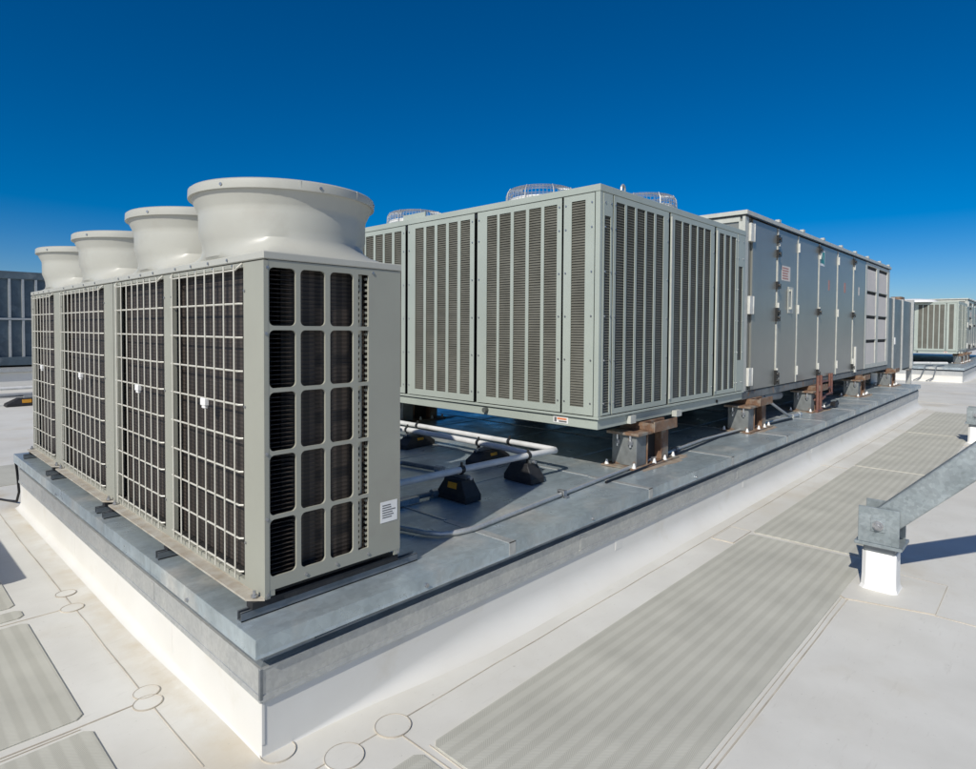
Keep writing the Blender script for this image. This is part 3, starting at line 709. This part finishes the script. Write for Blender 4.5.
# ------------------------------------------------------------------ louvred condenser section (B)
def louvers(axis, d, slots, z0, z1, parent, pitch=.024, sgn=1):
    """tilted blades behind the slots, one mesh for the panel"""
    b = MB(); u0 = min(s[0] for s in slots) - .02; u1 = max(s[1] for s in slots) + .02
    n = int((z1 - z0) / pitch) + 1
    for k in range(n):
        z = z0 - .01 + k*pitch
        A_ = d - .003*sgn; B_ = d + .0075*sgn
        P = (lambda q, u, v: (q, u, v)) if axis == 'x' else (lambda q, u, v: (u, q, v))
        b.poly([P(A_, u0, z), P(A_, u1, z), P(B_, u1, z+.020), P(B_, u0, z+.020)])
    # backing coil
    if axis == 'x': b.box(d+.0095, d+.013, u0, u1, z0-.02, z1+.03)
    else: b.box(u0, u1, d+.0095, d+.013, z0-.02, z1+.03)
    return b.build('louver_grille', M['louver'], parent)
def condenser(label):
    X0, Y0, X1, Y1 = 3.425, .529, 6.87, 4.72; ZT_, Z0 = 2.623, .541
    t = thing('condenser_section', label, 'condenser', (X0, Y0, .426))
    b = MB(); b.box(X0+.06, X1-.03, Y0+.06, Y1-.03, .50, 2.59); b.build('inner_case', M['dark'], t)
    # top pan, edge rails, posts
    b = MB(); b.box(X0-.004, X1, Y0-.004, Y1, 2.56, ZT_); b.build('top_rail', M['green'], t, bevel=.004)
    b = MB(); b.box(X0, X0+.05, Y0, Y0+.05, Z0, 2.56); b.build('corner_post', M['green'], t, bevel=.003)
    b = MB(); b.box(X1-.05, X1, Y0, Y0+.05, Z0, 2.56); b.build('corner_post', M['green'], t, bevel=.003)
    b = MB(); b.box(X0, X0+.05, Y1-.05, Y1, Z0, 2.56); b.build('corner_post', M['green'], t, bevel=.003)
    b = MB(); b.box(X0+.02, X1, Y1-.06, Y1-.055, Z0, 2.56); b.box(X1-.02, X1-.015, Y0+.05, Y1-.05, Z0, 2.56); b.build('back_panel', M['green'], t)
    lip = MB(); lip.box(X0-.012, X1, Y0-.012, Y1, .519, Z0); lip.build('bottom_lip', M['green'], t, bevel=.003)
    br = MB(); br.box(X0+.012, X1, Y0+.012, Y1-.01, .426, .512); br.build('base_rail', M['green'], t, bevel=.003)
    MB().box(X0+.02, X1, Y0+.02, Y1-.02, .511, .520).build('rail_gap', M['dark'], t)
    def panel(axis, d, a, c, slots, z0s=.62, z1s=2.50, screws=True):
        b = MB(); e = .004
        b.plate(axis, d-.004, d+.002, a+e, c-e, Z0+.010, 2.554, [(s[0], s[1], (s[2] if len(s) > 2 else z0s), (s[3] if len(s) > 3 else z1s)) for s in slots])
        p = b.build('louver_panel', M['green'], t)
        louvers(axis, d+.0045, [(s[0], s[1]) for s in slots], min([s[2] if len(s) > 2 else z0s for s in slots]), max([s[3] if len(s) > 3 else z1s for s in slots]), p)
        for z in (.66, 1.05, 1.45, 1.85, 2.25, 2.47):
            for u in (a+.03, c-.03):
                screw(p, (d-.004, u, z) if axis == 'x' else (u, d-.004, z), axis, .009)
        return p
    # face towards the fan units (normal -x)
    panel('x', X0, .579, .925, [(.681,.833)])
    panel('x', X0, .940, 2.045, [(.999,1.152),(1.189,1.340),(1.379,1.537),(1.577,1.728),(1.761,1.904)])
    panel('x', X0, 2.085, 3.200, [(2.153,2.299),(2.346,2.487),(2.531,2.677),(2.722,2.868),(2.910,3.061)])
    panel('x', X0, 3.242, 4.35, [(3.319,3.456),(3.502,3.651),(3.686,3.840),(3.882,4.042),(4.07,4.22)])
    panel('x', X0, 4.365, 4.67, [(4.45,4.59)])
    # face along the curb (normal -y)
    panel('y', Y0, 3.475, 3.632, [(3.496,3.598,.573,2.352)], .573, 2.352)
    panel('y', Y0, 3.645, 4.725, [(3.69,3.844),(3.881,4.031),(4.069,4.226),(4.26,4.411),(4.453,4.611)], .60, 2.50)
    panel('y', Y0, 4.765, 5.885, [(4.86,5.025),(5.058,5.214),(5.256,5.403),(5.438,5.59),(5.617,5.775)], .60, 2.50)
    panel('y', Y0, 5.935, 6.590, [(6.027,6.168),(6.219,6.355),(6.398,6.539)], .60, 2.50)
    panel('y', Y0, 6.600, 6.825, [(6.64,6.775,.95,2.15)], .95, 2.15)
    b = MB()
    for a in (2.065, 3.221): b.box(X0-.001, X0+.008, a-.012, a+.012, 2.50, 2.545)
    for a in (4.745, 5.91): b.box(a-.012, a+.012, Y0-.001, Y0+.008, 2.50, 2.545)
    b.build('seam_shade', M['blackm'], t)  # black blocks paint in the shade deep in the seam tops
    for a in (4.782, 5.952): MB().box(a-.010, a+.010, Y0-.016, Y0-.004, .60, 2.52).build('panel_edge_strip', M['strip'], t)
    # rooftop fan guards
    for i, (fx, fy) in enumerate(((4.11,1.74),(4.06,3.80),(5.2,1.10),(5.3,3.4))):
        b = MB(); b.lathe(fx, fy, [(.40,2.61),(.37,2.66),(.365,2.74),(.36,2.74)], 40, False, True); rg = b.build('fan_ring', M['white'], t)
        b = MB()
        for z, r in ((2.68,.392),(2.72,.390),(2.76,.386),(2.80,.380),(2.83,.368),(2.85,.345)):
            b.tube([(fx+r*math.cos(2*PI*k/40), fy+r*math.sin(2*PI*k/40), z) for k in range(41)], .0026, 5, cap=False)
        for k in range(60):
            a = 2*PI*k/60; c, s_ = math.cos(a), math.sin(a)
            b.tube([(fx+.394*c, fy+.394*s_, 2.63), (fx+.382*c, fy+.382*s_, 2.79), (fx+.345*c, fy+.345*s_, 2.85), (fx+.2*c, fy+.2*s_, 2.865)], .0023, 4)
        for r in (.30,.25,.2,.15):
            b.tube([(fx+r*math.cos(2*PI*k/32), fy+r*math.sin(2*PI*k/32), 2.86) for k in range(33)], .003, 5, cap=False)
        g = b.build('fan_guard', M['wire'], t)
        for k in range(8):
            a = 2*PI*(k+.3)/8; c, s_ = math.cos(a), math.sin(a)
            MB().tube([(fx+.398*c, fy+.398*s_, 2.63), (fx+.384*c, fy+.384*s_, 2.80), (fx+.35*c, fy+.35*s_, 2.855)], .005, 5).build('guard_leg', M['wire'], g)
    b = MB(); b.tube([(3.83,.56,2.60),(3.83,.56,2.655),(3.842,.56,2.68),(3.86,.56,2.688),(3.878,.56,2.68),(3.89,.56,2.655),(3.89,.56,2.60)], .012, 8); b.build('lifting_lug', M['wire'], t)
    MB().box(3.50, 3.52, 2.98, 3.38, 2.62, 2.70).build('top_bracket', M['green'], t)
    MB().box(X0+.009, X0+.012, .86, 1.03, .447, .505).build('label', M['white'], t)
    lb = [c for c in bpy.data.objects if c.parent == t and c.name.startswith('label')][-1]
    b = MB(); b.box(X0+.007, X0+.009, .875, .985, .478, .496); b.build('label_print', M['orange_ink'], lb)
    b = MB(); b.box(X0+.007, X0+.009, .875, .965, .456, .470); b.box(X0+.0068, X0+.0088, .992, 1.018, .456, .498); b.build('label_print', M['printing'], lb)
    b = MB(); b.cyl((X0+.012, 1.906, .478), (X0-.035, 1.906, .478), .028, 10); b.build('drain_stub', M['green_in'], t)
    b = MB(); b.box(4.88, 5.0, Y0-.045, Y0+.010, .405, .470); b.box(3.95, 4.05, Y0-.03, Y0+.010, .43, .505); b.build('base_bracket', M['strip'], t)
    MB().cyl((6.05, Y0+.012, .47), (6.05, Y0+.0, .47), .02, 10).build('base_hole', M['dark'], t)
    return t
B1 = condenser('grey green condenser with louvred slots and wire fan guards, on the near curb')

# ------------------------------------------------------------------ air handler with doors (C)
def handler(label):
    X0, X1, Y0, Y1 = 6.885, 16.24, .538, 4.7; Z0, Z1 = .52, 2.825
    t = thing('air_handler', label, 'air handler', (X0, Y0, .43))
    b = MB(); b.box(X0+.01, X1-.01, Y0+.03, Y1-.01, .5, 2.835); b.build('case', M['door'], t)
    b = MB(); b.box(X0-.045, X1+.03, Y0-.035, Y1+.03, 2.842, 2.897); b.build('roof_cap', M['strip'], t, bevel=.004)
    MB().box(X0-.03, X1+.02, Y0-.028, Y1, 2.829, 2.842).build('roof_shadow_gap', M['blackm'], t)
    for x in (8.1, 9.25, 10.4, 11.6, 12.7, 13.8, 15.0, 16.0):
        MB().box(x-.03, x+.05, Y0-.037, Y0+.02, 2.897, 2.935).build('roof_clip', M['strip'], t)
    b = MB(); b.box(X0, X1, Y0+.01, Y1, .415, .515); b.build('base_rail', M['stand'], t, bevel=.003)
    # end face towards the condenser
    b = MB(); b.box(X0-.012, X0+.012, Y0+.07, Y1-.05, 2.76, 2.825); b.box(X0-.012, X0+.012, Y0+.02, Y0+.085, .53, 2.76); b.box(X0-.012, X0+.012, .86, .92, .53, 2.75); b.box(X0-.012, X0+.012, 1.6, 1.66, .53, 2.75)
    b.build('end_frame', M['strip'], t)
    MB().box(X0-.03, X0+.09, Y0-.006, Y0+.030, .53, 2.82).build('corner_strip', M['strip'], t)
    doors = [(7.145,8.085),(8.175,9.055),(9.115,10.205),(10.285,11.405),(11.495,12.62),(12.715,13.735)]
    for i, (a, c) in enumerate(doors):
        d = MB().box(a, c, Y0-.002, Y0+.028, Z0+.01, Z1-.008).build('door', M['door'], t, bevel=.004)
        if i == 0:
            for z in (2.63, 1.668, .711):
                h = MB(); h.box(a-.14, a-.012, Y0-.03, Y0+.03, z-.12, z+.12); h.cyl((a-.012,Y0-.02,z-.12),(a-.012,Y0-.02,z+.12),.02,8); h.build('hinge', M['hinge'], d, bevel=.004)
        else:
            for z in (2.63, 1.668, .711):
                h = MB(); h.cyl((a-.02,Y0-.015,z-.07),(a-.02,Y0-.015,z+.07),.016,8); h.build('hinge', M['hinge'], d)
        if i in (0, 2, 4):
            for z in ((2.66, 2.45, 1.99, 1.61, 1.52, .70, .60) if i == 0 else (2.72, 1.66, .62)):
                h = MB(); h.box(c-.005, c+.065, Y0-.035, Y0+.0, z-.055, z+.055); h.cyl((c+.03,Y0-.03,z),(c+.03,Y0-.06,z),.02,8); h.box(c+.015, c+.045, Y0-.062, Y0-.05, z-.05, z+.02); h.build('latch', M['blackm'], d)
        if i == 1:
            h = MB(); h.box(8.66, 8.70, Y0-.05, Y0-.035, 1.66, 1.96); h.box(8.66, 8.70, Y0-.035, Y0-.002, 1.66, 1.69); h.box(8.66, 8.70, Y0-.035, Y0-.002, 1.93, 1.96); h.box(8.62,8.86,Y0-.012,Y0-.002,1.60,2.0); h.build('handle', M['strip'], d, bevel=.003)
            s_ = MB().box(8.33, 8.72, Y0-.004, Y0-.002, 2.08, 2.30).build('warning_sticker', M['lou_pale'], d)
            p_ = MB()
            for k in range(5): p_.box(8.35, 8.35+random.uniform(.2,.34), Y0-.0055, Y0-.004, 2.105+.038*k, 2.124+.038*k)
            p_.build('sticker_print', M['red_ink'], s_)
        if i == 3:
            s_ = MB().box(10.32, 10.58, Y0-.004, Y0-.002, 2.46, 2.72).build('sticker', M['white'], d)
            p_ = MB(); p_.poly([(10.34, Y0-.0052, 2.50), (10.52, Y0-.0052, 2.50), (10.34, Y0-.0052, 2.70)]); p_.poly([(10.52, Y0-.0052, 2.48), (10.56, Y0-.0052, 2.48), (10.56, Y0-.0052, 2.70), (10.40, Y0-.0052, 2.70)]); p_.build('sticker_print', M['teal_ink'], s_)
            MB().box(10.85, 10.93, Y0-.004, Y0-.002, 2.06, 2.24).build('sticker', M['red_ink'], d)
        if i == 4: MB().box(11.95, 12.06, Y0-.004, Y0-.002, 2.07, 2.26).build('sticker', M['red_ink'], d)
        if i == 5: MB().box(13.10, 13.19, Y0-.004, Y0-.002, 2.07, 2.24).build('sticker', M['lou_pale'], d); MB().box(12.86, 12.95, Y0-.03, Y0-.002, .50, 1.02).build('drain_pipe', M['hinge'], d)
    for a, c in ((8.085,8.175),(9.055,9.115),(10.205,10.285),(11.405,11.495),(12.62,12.715)):
        m_ = c - .028
        MB().box(m_-.03+.012, c-.004, Y0-.008, Y0+.03, .53, 2.815).build('door_jamb', M['strip'], t)
        MB().box(a+.004, m_-.02, Y0+.018, Y0+.026, .53, 2.815).build('door_gap', M['dark'], t)
    # filter hood panels at the far end
    b = MB(); zs = [(.62,1.08),(1.16,1.61),(1.69,2.14),(2.22,2.68)]
    b.plate('y', Y0-.006, Y0+.02, 13.75, X1, .53, 2.815, [(a, c, z0-.0, z1+.07) for a, c in ((13.86,14.80),(15.03,15.99)) for z0, z1 in zs]); b.build('filter_frame', M['strip'], t)
    for a, c in ((13.86,14.80),(15.03,15.99)):
        for z0, z1 in zs:
            q = MB(); q.hexa([(a,Y0+.004,z0),(c,Y0+.004,z0),(c,Y0+.028,z0),(a,Y0+.028,z0),(a,Y0+.014,z1),(c,Y0+.014,z1),(c,Y0+.028,z1),(a,Y0+.028,z1)]); q.build('filter_panel', M['lou_pale'], t)
            MB().box(a, c, Y0+.026, Y0+.029, z1, z1+.07).build('filter_slot', M['dark'], t)
    return t
C1 = handler('long grey air handler with a row of tall doors, on the near curb')

# sheet metal duct beyond the air handler
t = thing('sheet_duct', 'shiny sheet metal duct with standing flanges beyond the long air handler', 'duct', (18.2, .6, FL))
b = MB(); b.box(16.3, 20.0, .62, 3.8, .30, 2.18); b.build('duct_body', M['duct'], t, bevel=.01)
for x in (17.28, 18.5):
    MB().box(x-.025, x+.025, .585, 3.83, .28, 2.205).build('flange', M['galv'], t)
MB().box(19.93, 20.03, .56, 3.86, .26, 2.25).build('end_flange', M['galv'], t)
MB().box(19.4, 20.1, .55, 3.85, .24, .28).build('duct_sill', M['stand'], t)
MB().box(19.90, 20.02, .58, .70, FL, .24).build('leg', M['galv'], t)
MB().box(19.2, 19.7, .75, 1.0, 2.18, 2.32).build('duct_bracket', M['rust'], t); MB().box(16.6, 16.9, .75, .95, 2.18, 2.26).build('duct_bracket', M['stand'], t)
MB().box(17.52, 17.66, .606, .62, 1.0, 1.18).build('damper_tag', M['white'], t)
b = MB(); b.box(16.9, 18.7, 1.0, 2.6, FL+.02, .34)
tag(b.build('duct_plenum', M['white_tpo'], bevel=.02), 'pale boxed plenum in the shade under the sheet metal duct', 'plenum')

# support stands under the long units
M['stain'] = mat('rust_stain', (.36,.31,.25), (.26,.20,.145), rough=.75, scale=10, detail=8)
def stain(cx, cy, rx, ry, parent):
    n = 22; P = []
    for i in range(n):
        a = 2*PI*i/n; q = random.uniform(.72, 1.12); P.append((cx + rx*q*math.cos(a), cy + ry*q*math.sin(a)))
    MB().extrude(P, 'z', .0006, .0016).build('rust_stain', M['stain'], parent)
def stand(x, y, label, ztop=.415):
    t = thing('support_stand', label, 'support stand', (x, y, 0), 'rusty support stands under the long units')
    b = MB(); b.box(x-.42, x+.46, y-.03, y+.36, .004, .016); b.build('base_plate', M['rust'], t)
    b = MB(); b.box(x-.32, x-.13, y+.03, y+.30, .016, .315); b.build('housing', M['stand'], t, bevel=.006)
    b = MB(); b.box(x-.125, x-.115, y+.02, y+.31, .016, .315); b.build('housing_edge', M['rust'], t)
    b = MB(); b.box(x+.18, x+.33, y+.03, y+.30, .016, .33); b.build('upright', M['rust'], t, bevel=.004)
    b = MB(); b.box(x-.36, x-.02, y-.01, y+.34, .315, .342); b.build('top_plate', M['rust'], t, bevel=.003)
    b = MB(); b.box(x-.10, x+.38, y-.04, y+.34, .33, .345); b.box(x-.10, x+.38, y-.04, y-.025, .345, .43); b.box(x-.10, x-.085, y-.025, y+.34, .345, ztop); b.box(x-.10, x+.38, y+.10, y+.34, .345, ztop); b.build('channel', M['rust'], t, bevel=.003)
    b = MB(); b.box(x-.10, x+.17, y+.10, y+.22, .016, .33); b.build('spring_core', M['dark'], t)
    for yy in (y+.09, y+.23):
        b = MB(); b.cyl((x-.335, yy, .20), (x-.335, yy, .315), .013, 8); b.cyl((x-.335, yy, .225), (x-.335, yy, .262), .026, 6); b.build('hanger_bolt', M['bolt'], t)
    for dx, dy in ((-.38,.02),(-.02,.0),(.20,-.0),(.42,.02),(.42,.30),(-.38,.32)):
        b = MB(); b.cyl((x+dx, y+dy, .014), (x+dx, y+dy, .062), .022, 10, r1=.008); b.build('bolt_cap', M['white'], t)
    return t
S = ['rusty support stand at the near corner of the louvred condenser', 'rusty support stand where the louvred condenser meets the long air handler',
     'rusty support stand behind the red brown pipes', 'rusty support stand between the red brown pipes and the blue shaded plenum', 'rusty support stand under the far end of the long air handler']
sts = []
for x, l in zip((4.30, 7.18, 9.95, 13.2, 16.45), S):
    s_ = stand(x, .42, l); sts.append(s_); stain(x+.1, .40, .55, .10, s_)
for i, x in enumerate((4.5, 7.2, 10.2, 13.3, 16.4)):
    c = copy_tree(sts[0]); c.location = (x, 4.2, 0); c['label'] = 'support stand in the deep shade under the far side of the long units'
    c['group'] = 'shaded back support stands'

# small services under the air handler
t = thing('gas_piping', 'red brown pipe stand with crossbars in front of the air handler', 'pipework', (9.8, .39, 0))
b = MB()
b.cyl((9.72,.38,.004),(9.72,.38,.60),.024,10); b.build('post', M['brown'], t); MB().cyl((9.90,.38,.004),(9.90,.38,.60),.024,10).build('post', M['brown'], t)
for q in ([(9.72,.42,.30),(10.3,.46,.32),(11.0,.50,.33)], [(9.72,.42,.20),(10.4,.46,.21),(11.1,.50,.22)], [(9.9,.45,.42),(10.5,.5,.45),(10.9,.52,.44)]): MB().tube(q, .017, 8).build('crossbar', M['brown'], t)
for q in (10.95, 11.1): MB().cyl((q,.51,.18),(q,.51,.57),.020,10).build('riser', M['brown'], t)
MB().cyl((9.66,.38,.02),(9.96,.38,.02),.03,8).build('foot_bar', M['brown'], t); MB().cyl((10.2,.45,.19),(10.35,.45,.20),.04,8).build('valve', M['brown'], t)
b = MB(); b.tube([(9.96,.40,.05),(10.2,.36,.02),(10.5,.34,.04),(10.75,.33,.10),(10.8,.33,.05)], .018, 6); b.box(10.5,10.7,.30,.38,.03,.10)
tag(b.build('hose', M['black_cable']), 'short black hose with a valve on the deck by the red brown pipes', 'hose')
t = thing('drain_trap', 'grey plastic drain pipe with a drooping hose under the air handler corner', 'drain pipe', (7.9, .7, 0))
b = MB(); b.tube([(7.95,.68,.36),(8.5,.72,.34),(9.1,.8,.30)], .075, 14); b.build('pipe', M['grey_pvc'], t)
b = MB(); b.cyl((7.62,.62,.004),(7.62,.62,.36),.10,12); b.build('trap', M['grey_pvc'], t)
b = MB(); b.tube([(7.75,.6,.40),(8.1,.5,.22),(8.5,.46,.06),(8.9,.47,.02),(9.2,.55,.02)], .02, 8); b.build('hose', M['grey_pvc'], t)

# ------------------------------------------------------------------ screen wall braces on the right
def brace(ox, oy, label):
    t = thing('brace_post', label, 'brace', (ox, oy, FL), 'galvanised diagonal braces on white posts')
    def q(hx, hy, z, ch=.03): return [(ox+a, oy+b_, z) for a, b_ in ((-hx+ch,-hy),(hx-ch,-hy),(hx,-hy+ch),(hx,hy-ch),(hx-ch,hy),(-hx+ch,hy),(-hx,hy-ch),(-hx,-hy+ch))]
    b = MB(); b.rings([q(.125,.125,FL+.003), q(.118,.118,FL+.008), q(.110,.110,FL+.03), q(.107,.107,FL+.10), q(.106,.106,-.285), q(.102,.102,-.278)], smooth=False); b.build('white_sleeve', M['white_post'], t)
    b = MB(); b.rings([q(.098,.098,-.278,.01), q(.098,.098,-.228,.01)], smooth=False); b.build('steel_stub', M['galv_dark'], t)
    b = MB(); b.box(ox-.145, ox+.145, oy-.148, oy+.148, -.228, -.205); b.build('cap_plate', M['galv_brace'], t, bevel=.003)
    b = MB(); b.box(ox-.135, ox-.120, oy-.128, oy+.126, -.205, .055); b.build('gusset_plate', M['galv_brace'], t, bevel=.003)
    b = MB(); b.box(ox+.120, ox+.135, oy-.128, oy+.126, -.205, .055); b.build('gusset_plate', M['galv_brace'], t, bevel=.003)
    b = MB(); b.box(ox-.142, ox-.135, oy-.045, oy+.045, -.115, -.025); b.build('washer_plate', M['galv_brace'], t, bevel=.002)
    b = MB(); b.cyl((ox-.142, oy, -.07), (ox-.152, oy, -.07), .034, 16); b.cyl((ox-.152, oy, -.07), (ox-.172, oy, -.07), .024, 6); b.cyl((ox-.172, oy, -.07), (ox-.185, oy, -.07), .014, 10); b.build('bolt', M['bolt'], t)
    d = Vector((-.03, -1, 1.02)).normalized(); n = Vector((0, 1.02, 1)).normalized(); s_ = Vector((1, 0, 0))
    p0 = Vector((ox, oy+.02, -.095)) ; p1 = p0 + d*4.2
    b = MB(); hw, hn = .095, .092
    b.hexa([p0-s_*hw-n*hn, p0+s_*hw-n*hn, p0+s_*hw+n*hn, p0-s_*hw+n*hn, p1-s_*hw-n*hn, p1+s_*hw-n*hn, p1+s_*hw+n*hn, p1-s_*hw+n*hn]); b.build('diagonal_tube', M['galv_brace'], t, bevel=.012, seg=2)
    return t
brace(4.03, -1.54, 'nearer galvanised diagonal brace bolted on a white post')
brace(11.95, -1.50, 'farther galvanised brace on a white post at the right edge')

t = thing('screen_frame', 'open galvanised steel frame that the two braces lean against, outside the right edge', 'frame', (7.9, -4.5, FL))
for x in (3.92, 11.85): MB().box(x-.09, x+.09, -4.62, -4.44, FL, 3.15).build('post', M['galv_brace'], t, bevel=.01)
MB().box(2.5, 13.5, -4.60, -4.46, 3.15, 3.30).build('top_rail', M['galv_brace'], t, bevel=.01)
# ------------------------------------------------------------------ second row of equipment on the right
OX = 27.2
curb(OX, 17, 5.4, 'distant white equipment curb with grey deck, under the far condenser', seams=False)
B2 = copy_tree(B1); B2.location = B1.location + Vector((OX, 0, 0)); 
def drop(o):
    for k in kids(o): drop(k)
    bpy.data.objects.remove(o)
for k in kids(B2):
    if k.name.startswith(('fan_ring', 'fan_guard', 'lifting_lug', 'top_bracket')): drop(k)
b = MB(); b.lathe(OX+3.9, 2.2, [(.95, 2.61), (.9, 2.68), (.7, 2.74), (.4, 2.775), (.02, 2.785)], 40, False, True); b.build('fan_dome', M['white'], B2)
B2['label'] = 'distant grey green louvred condenser on the far curb at right'
C2 = copy_tree(C1); C2.location = C1.location + Vector((OX, 0, 0)); C2['label'] = 'distant grey air handler just showing at the right edge'
for i, (x, l) in enumerate(((4.30,'rusty stand under the near corner of the distant condenser'),(5.8,'rusty stand under the middle of the distant condenser'),(7.18,'rusty stand where the distant condenser meets its air handler'))):
    c = copy_tree(sts[0]); c.location = (OX+x, .42, 0); c['label'] = l; c['group'] = 'stands under the distant condenser'
for k, (y0, y1) in enumerate(((1.18,1.32),(.83,.92))):
    b = MB(); b.tube([(OX+1.2, y0-.1, .02),(OX+.02, y0, .03),(OX-.02, y0+.005, -.05),(OX-.01, y1, -.42),(OX-.15, y1+.2, FL+.02)], .022, 6)
    tag(b.build('cable', M['galv_dark']), 'grey hose over the edge of the distant curb, ' + ('left of the two' if k == 0 else 'right of the two'), 'hose')
b = MB()
for (x_, y_) in ((1.2,3.0),(1.6,2.4),(1.4,1.7),(1.8,1.2)): b.tube([(OX+x_-.4, y_, .08),(OX+x_+.1, y_-.5, .08)], .05, 8)
tag(b.build('pipe', M['pipe']), 'low white pipe lengths on the deck in front of the distant condenser', 'pipe')

# ------------------------------------------------------------------ far left galvanised unit
t = thing('air_unit', 'distant galvanised ribbed unit behind the condensing units at left', 'air unit', (1, 21.5, .08))
YW = 21.5
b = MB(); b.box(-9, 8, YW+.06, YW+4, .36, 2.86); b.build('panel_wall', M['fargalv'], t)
b = MB(); b.box(-9.05, 8.05, YW-.02, YW+4, 2.82, 3.06); b.build('top_rail', M['fargalv'], t, bevel=.01)
b = MB(); b.box(-9, 8, YW-.05, YW+4, .10, .36); b.build('base_rail', M['fargalv'], t, bevel=.01)
MB().box(-9, 8, YW-.02, YW+.06, 1.52, 1.60).build('mid_rail', M['fargalv'], t)
MB().box(-9, 8, YW-.03, YW-.01, 1.535, 1.585).build('mid_pipe', M['galv'], t)
x = -8.9
while x < 8:
    b = MB(); b.box(x, x+.06, YW-.02, YW+.06, .36, 1.52); b.box(x, x+.06, YW-.02, YW+.06, 1.60, 2.82); b.build('rib', M['galv'], t); x += .34
k = 0; x = -8.7
while x < 8:
    for z in (.9, 1.25, 1.75, 2.0):
        if (k + int(z*10)) % 2 == 0:
            pass
    k += 1; x += .47
o = MB().box(-9.5, 8.5, YW-.9, YW+5, FL, -.06).build('equipment_curb', M['white_tpo'], bevel=.02); tag(o, 'distant pale equipment curb under the galvanised ribbed unit at left', 'equipment curb')
b = MB(); b.box(-9.6, 8.6, YW-1.0, YW+5.1, -.059, .04); b.build('cap_flashing', M['galv'], o)
b = MB(); b.tube([(-8,17.6,-.30),(.5,17.55,-.30),(1.6,17.5,-.30),(6,17.4,-.30)], .045, 12)
tag(b.build('pipe', M['pipe']), 'distant white pipe lying across the roof behind the fan units at left', 'pipe')
def floor_block(cx, cy, label):
    t = thing('pipe_block', label, 'pipe support', (cx, cy, FL), 'distant rubber pipe blocks')
    b = MB()
    def q(l, w_, z): return [(cx+s*l, cy+u*w_, FL+z) for s, u in ((-1,-1),(1,-1),(1,1),(-1,1))]
    b.rings([q(.46,.2,.002), q(.44,.2,.06), q(.22,.15,.18)], smooth=False); b.build('rubber_body', M['black'], t)
    b = MB(); b.box(cx-.16, cx+.02, cy-.20, cy-.175, FL+.08, FL+.16); b.build('warning_label', M['yellow'], t)
    b = MB(); b.box(cx-.1, cx+.1, cy-.04, cy+.04, FL+.18, FL+.24); b.build('strut_channel', M['galv'], t)
floor_block(1.80, 15.45, 'distant dark wedge shaped block on the white roof at far left')
b = MB(); b.tube([(-8,15.9,-.33),(1.6,15.6,-.31),(6,15.4,-.31)], .05, 10)
tag(b.build('pipe', M['grey_pvc']), 'distant thin pipe carried by the dark wedge block at far left', 'pipe')

# unseen box added outside the left of the frame to cast the shadow there
t = thing('shadow_caster', 'made-up galvanised box out of view beside the left pads, added to cast a shadow', 'shadow caster', (-1.75, 3.2, FL))
b = MB(); b.box(-2.3, -1.30, 2.78, 5.6, FL, FL+.70); b.build('caster_body', M['galv'], t, bevel=.01)
b = MB(); b.box(-2.4, -1.205, 2.855, 5.7, FL+.70, FL+.78); b.build('caster_lid', M['galv'], t, bevel=.01)

# ------------------------------------------------------------------ camera
cam = bpy.data.cameras.new('camera'); co = bpy.data.objects.new('camera', cam); COL.objects.link(co)
Rv = Vector((0.68518196, -0.72834542, 0.00621604)); Uv = Vector((0.01651197, 0.02406426, 0.99957404)); Fv = Vector((0.72818476, 0.68478746, -0.02851481))
mx = Matrix((Rv, Uv, -Fv)).transposed().to_4x4(); mx.translation = Vector((-1.1667225, -2.4353895, 1.324512))
co.matrix_world = mx
cam.sensor_fit = 'HORIZONTAL'; cam.sensor_width = 36; cam.lens = 603.0271/976*36
cam.shift_y = -37.9153/976
cam.clip_start = .05; cam.clip_end = 8000
sc.camera = co

# ------------------------------------------------------------------ light
EL, AZ = 38.5, 16.0
sd = Vector((-math.cos(R(AZ))*math.cos(R(EL)), -math.sin(R(AZ))*math.cos(R(EL)), math.sin(R(EL))))
sun = bpy.data.lights.new('sun', 'SUN'); so = bpy.data.objects.new('sun', sun); COL.objects.link(so)
so.rotation_euler = sd.to_track_quat('Z', 'Y').to_euler(); so.location = (0, 0, 20)
sun.energy = 4.1; sun.angle = R(.53); sun.color = (1, .955, .87)
w = bpy.data.worlds.new('World'); sc.world = w; w.use_nodes = True
nt = w.node_tree; bg = nt.nodes['Background']
sky = nt.nodes.new('ShaderNodeTexSky'); sky.sky_type = 'NISHITA'; sky.sun_disc = False
sky.sun_elevation = R(EL); sky.sun_rotation = math.atan2(sd.x, sd.y)
sky.altitude = 200; sky.air_density = .68; sky.dust_density = 1.0; sky.ozone_density = 2.6
hs = nt.nodes.new('ShaderNodeHueSaturation'); hs.inputs['Saturation'].default_value = 1.58; hs.inputs['Hue'].default_value = .503
nt.links.new(sky.outputs[0], hs.inputs['Color']); nt.links.new(hs.outputs[0], bg.inputs[0]); bg.inputs[1].default_value = .094
sc.view_settings.view_transform = 'Standard'; sc.view_settings.look = 'None'
sc.view_settings.exposure = 0; sc.view_settings.gamma = 1; sc.view_settings.use_curve_mapping = False
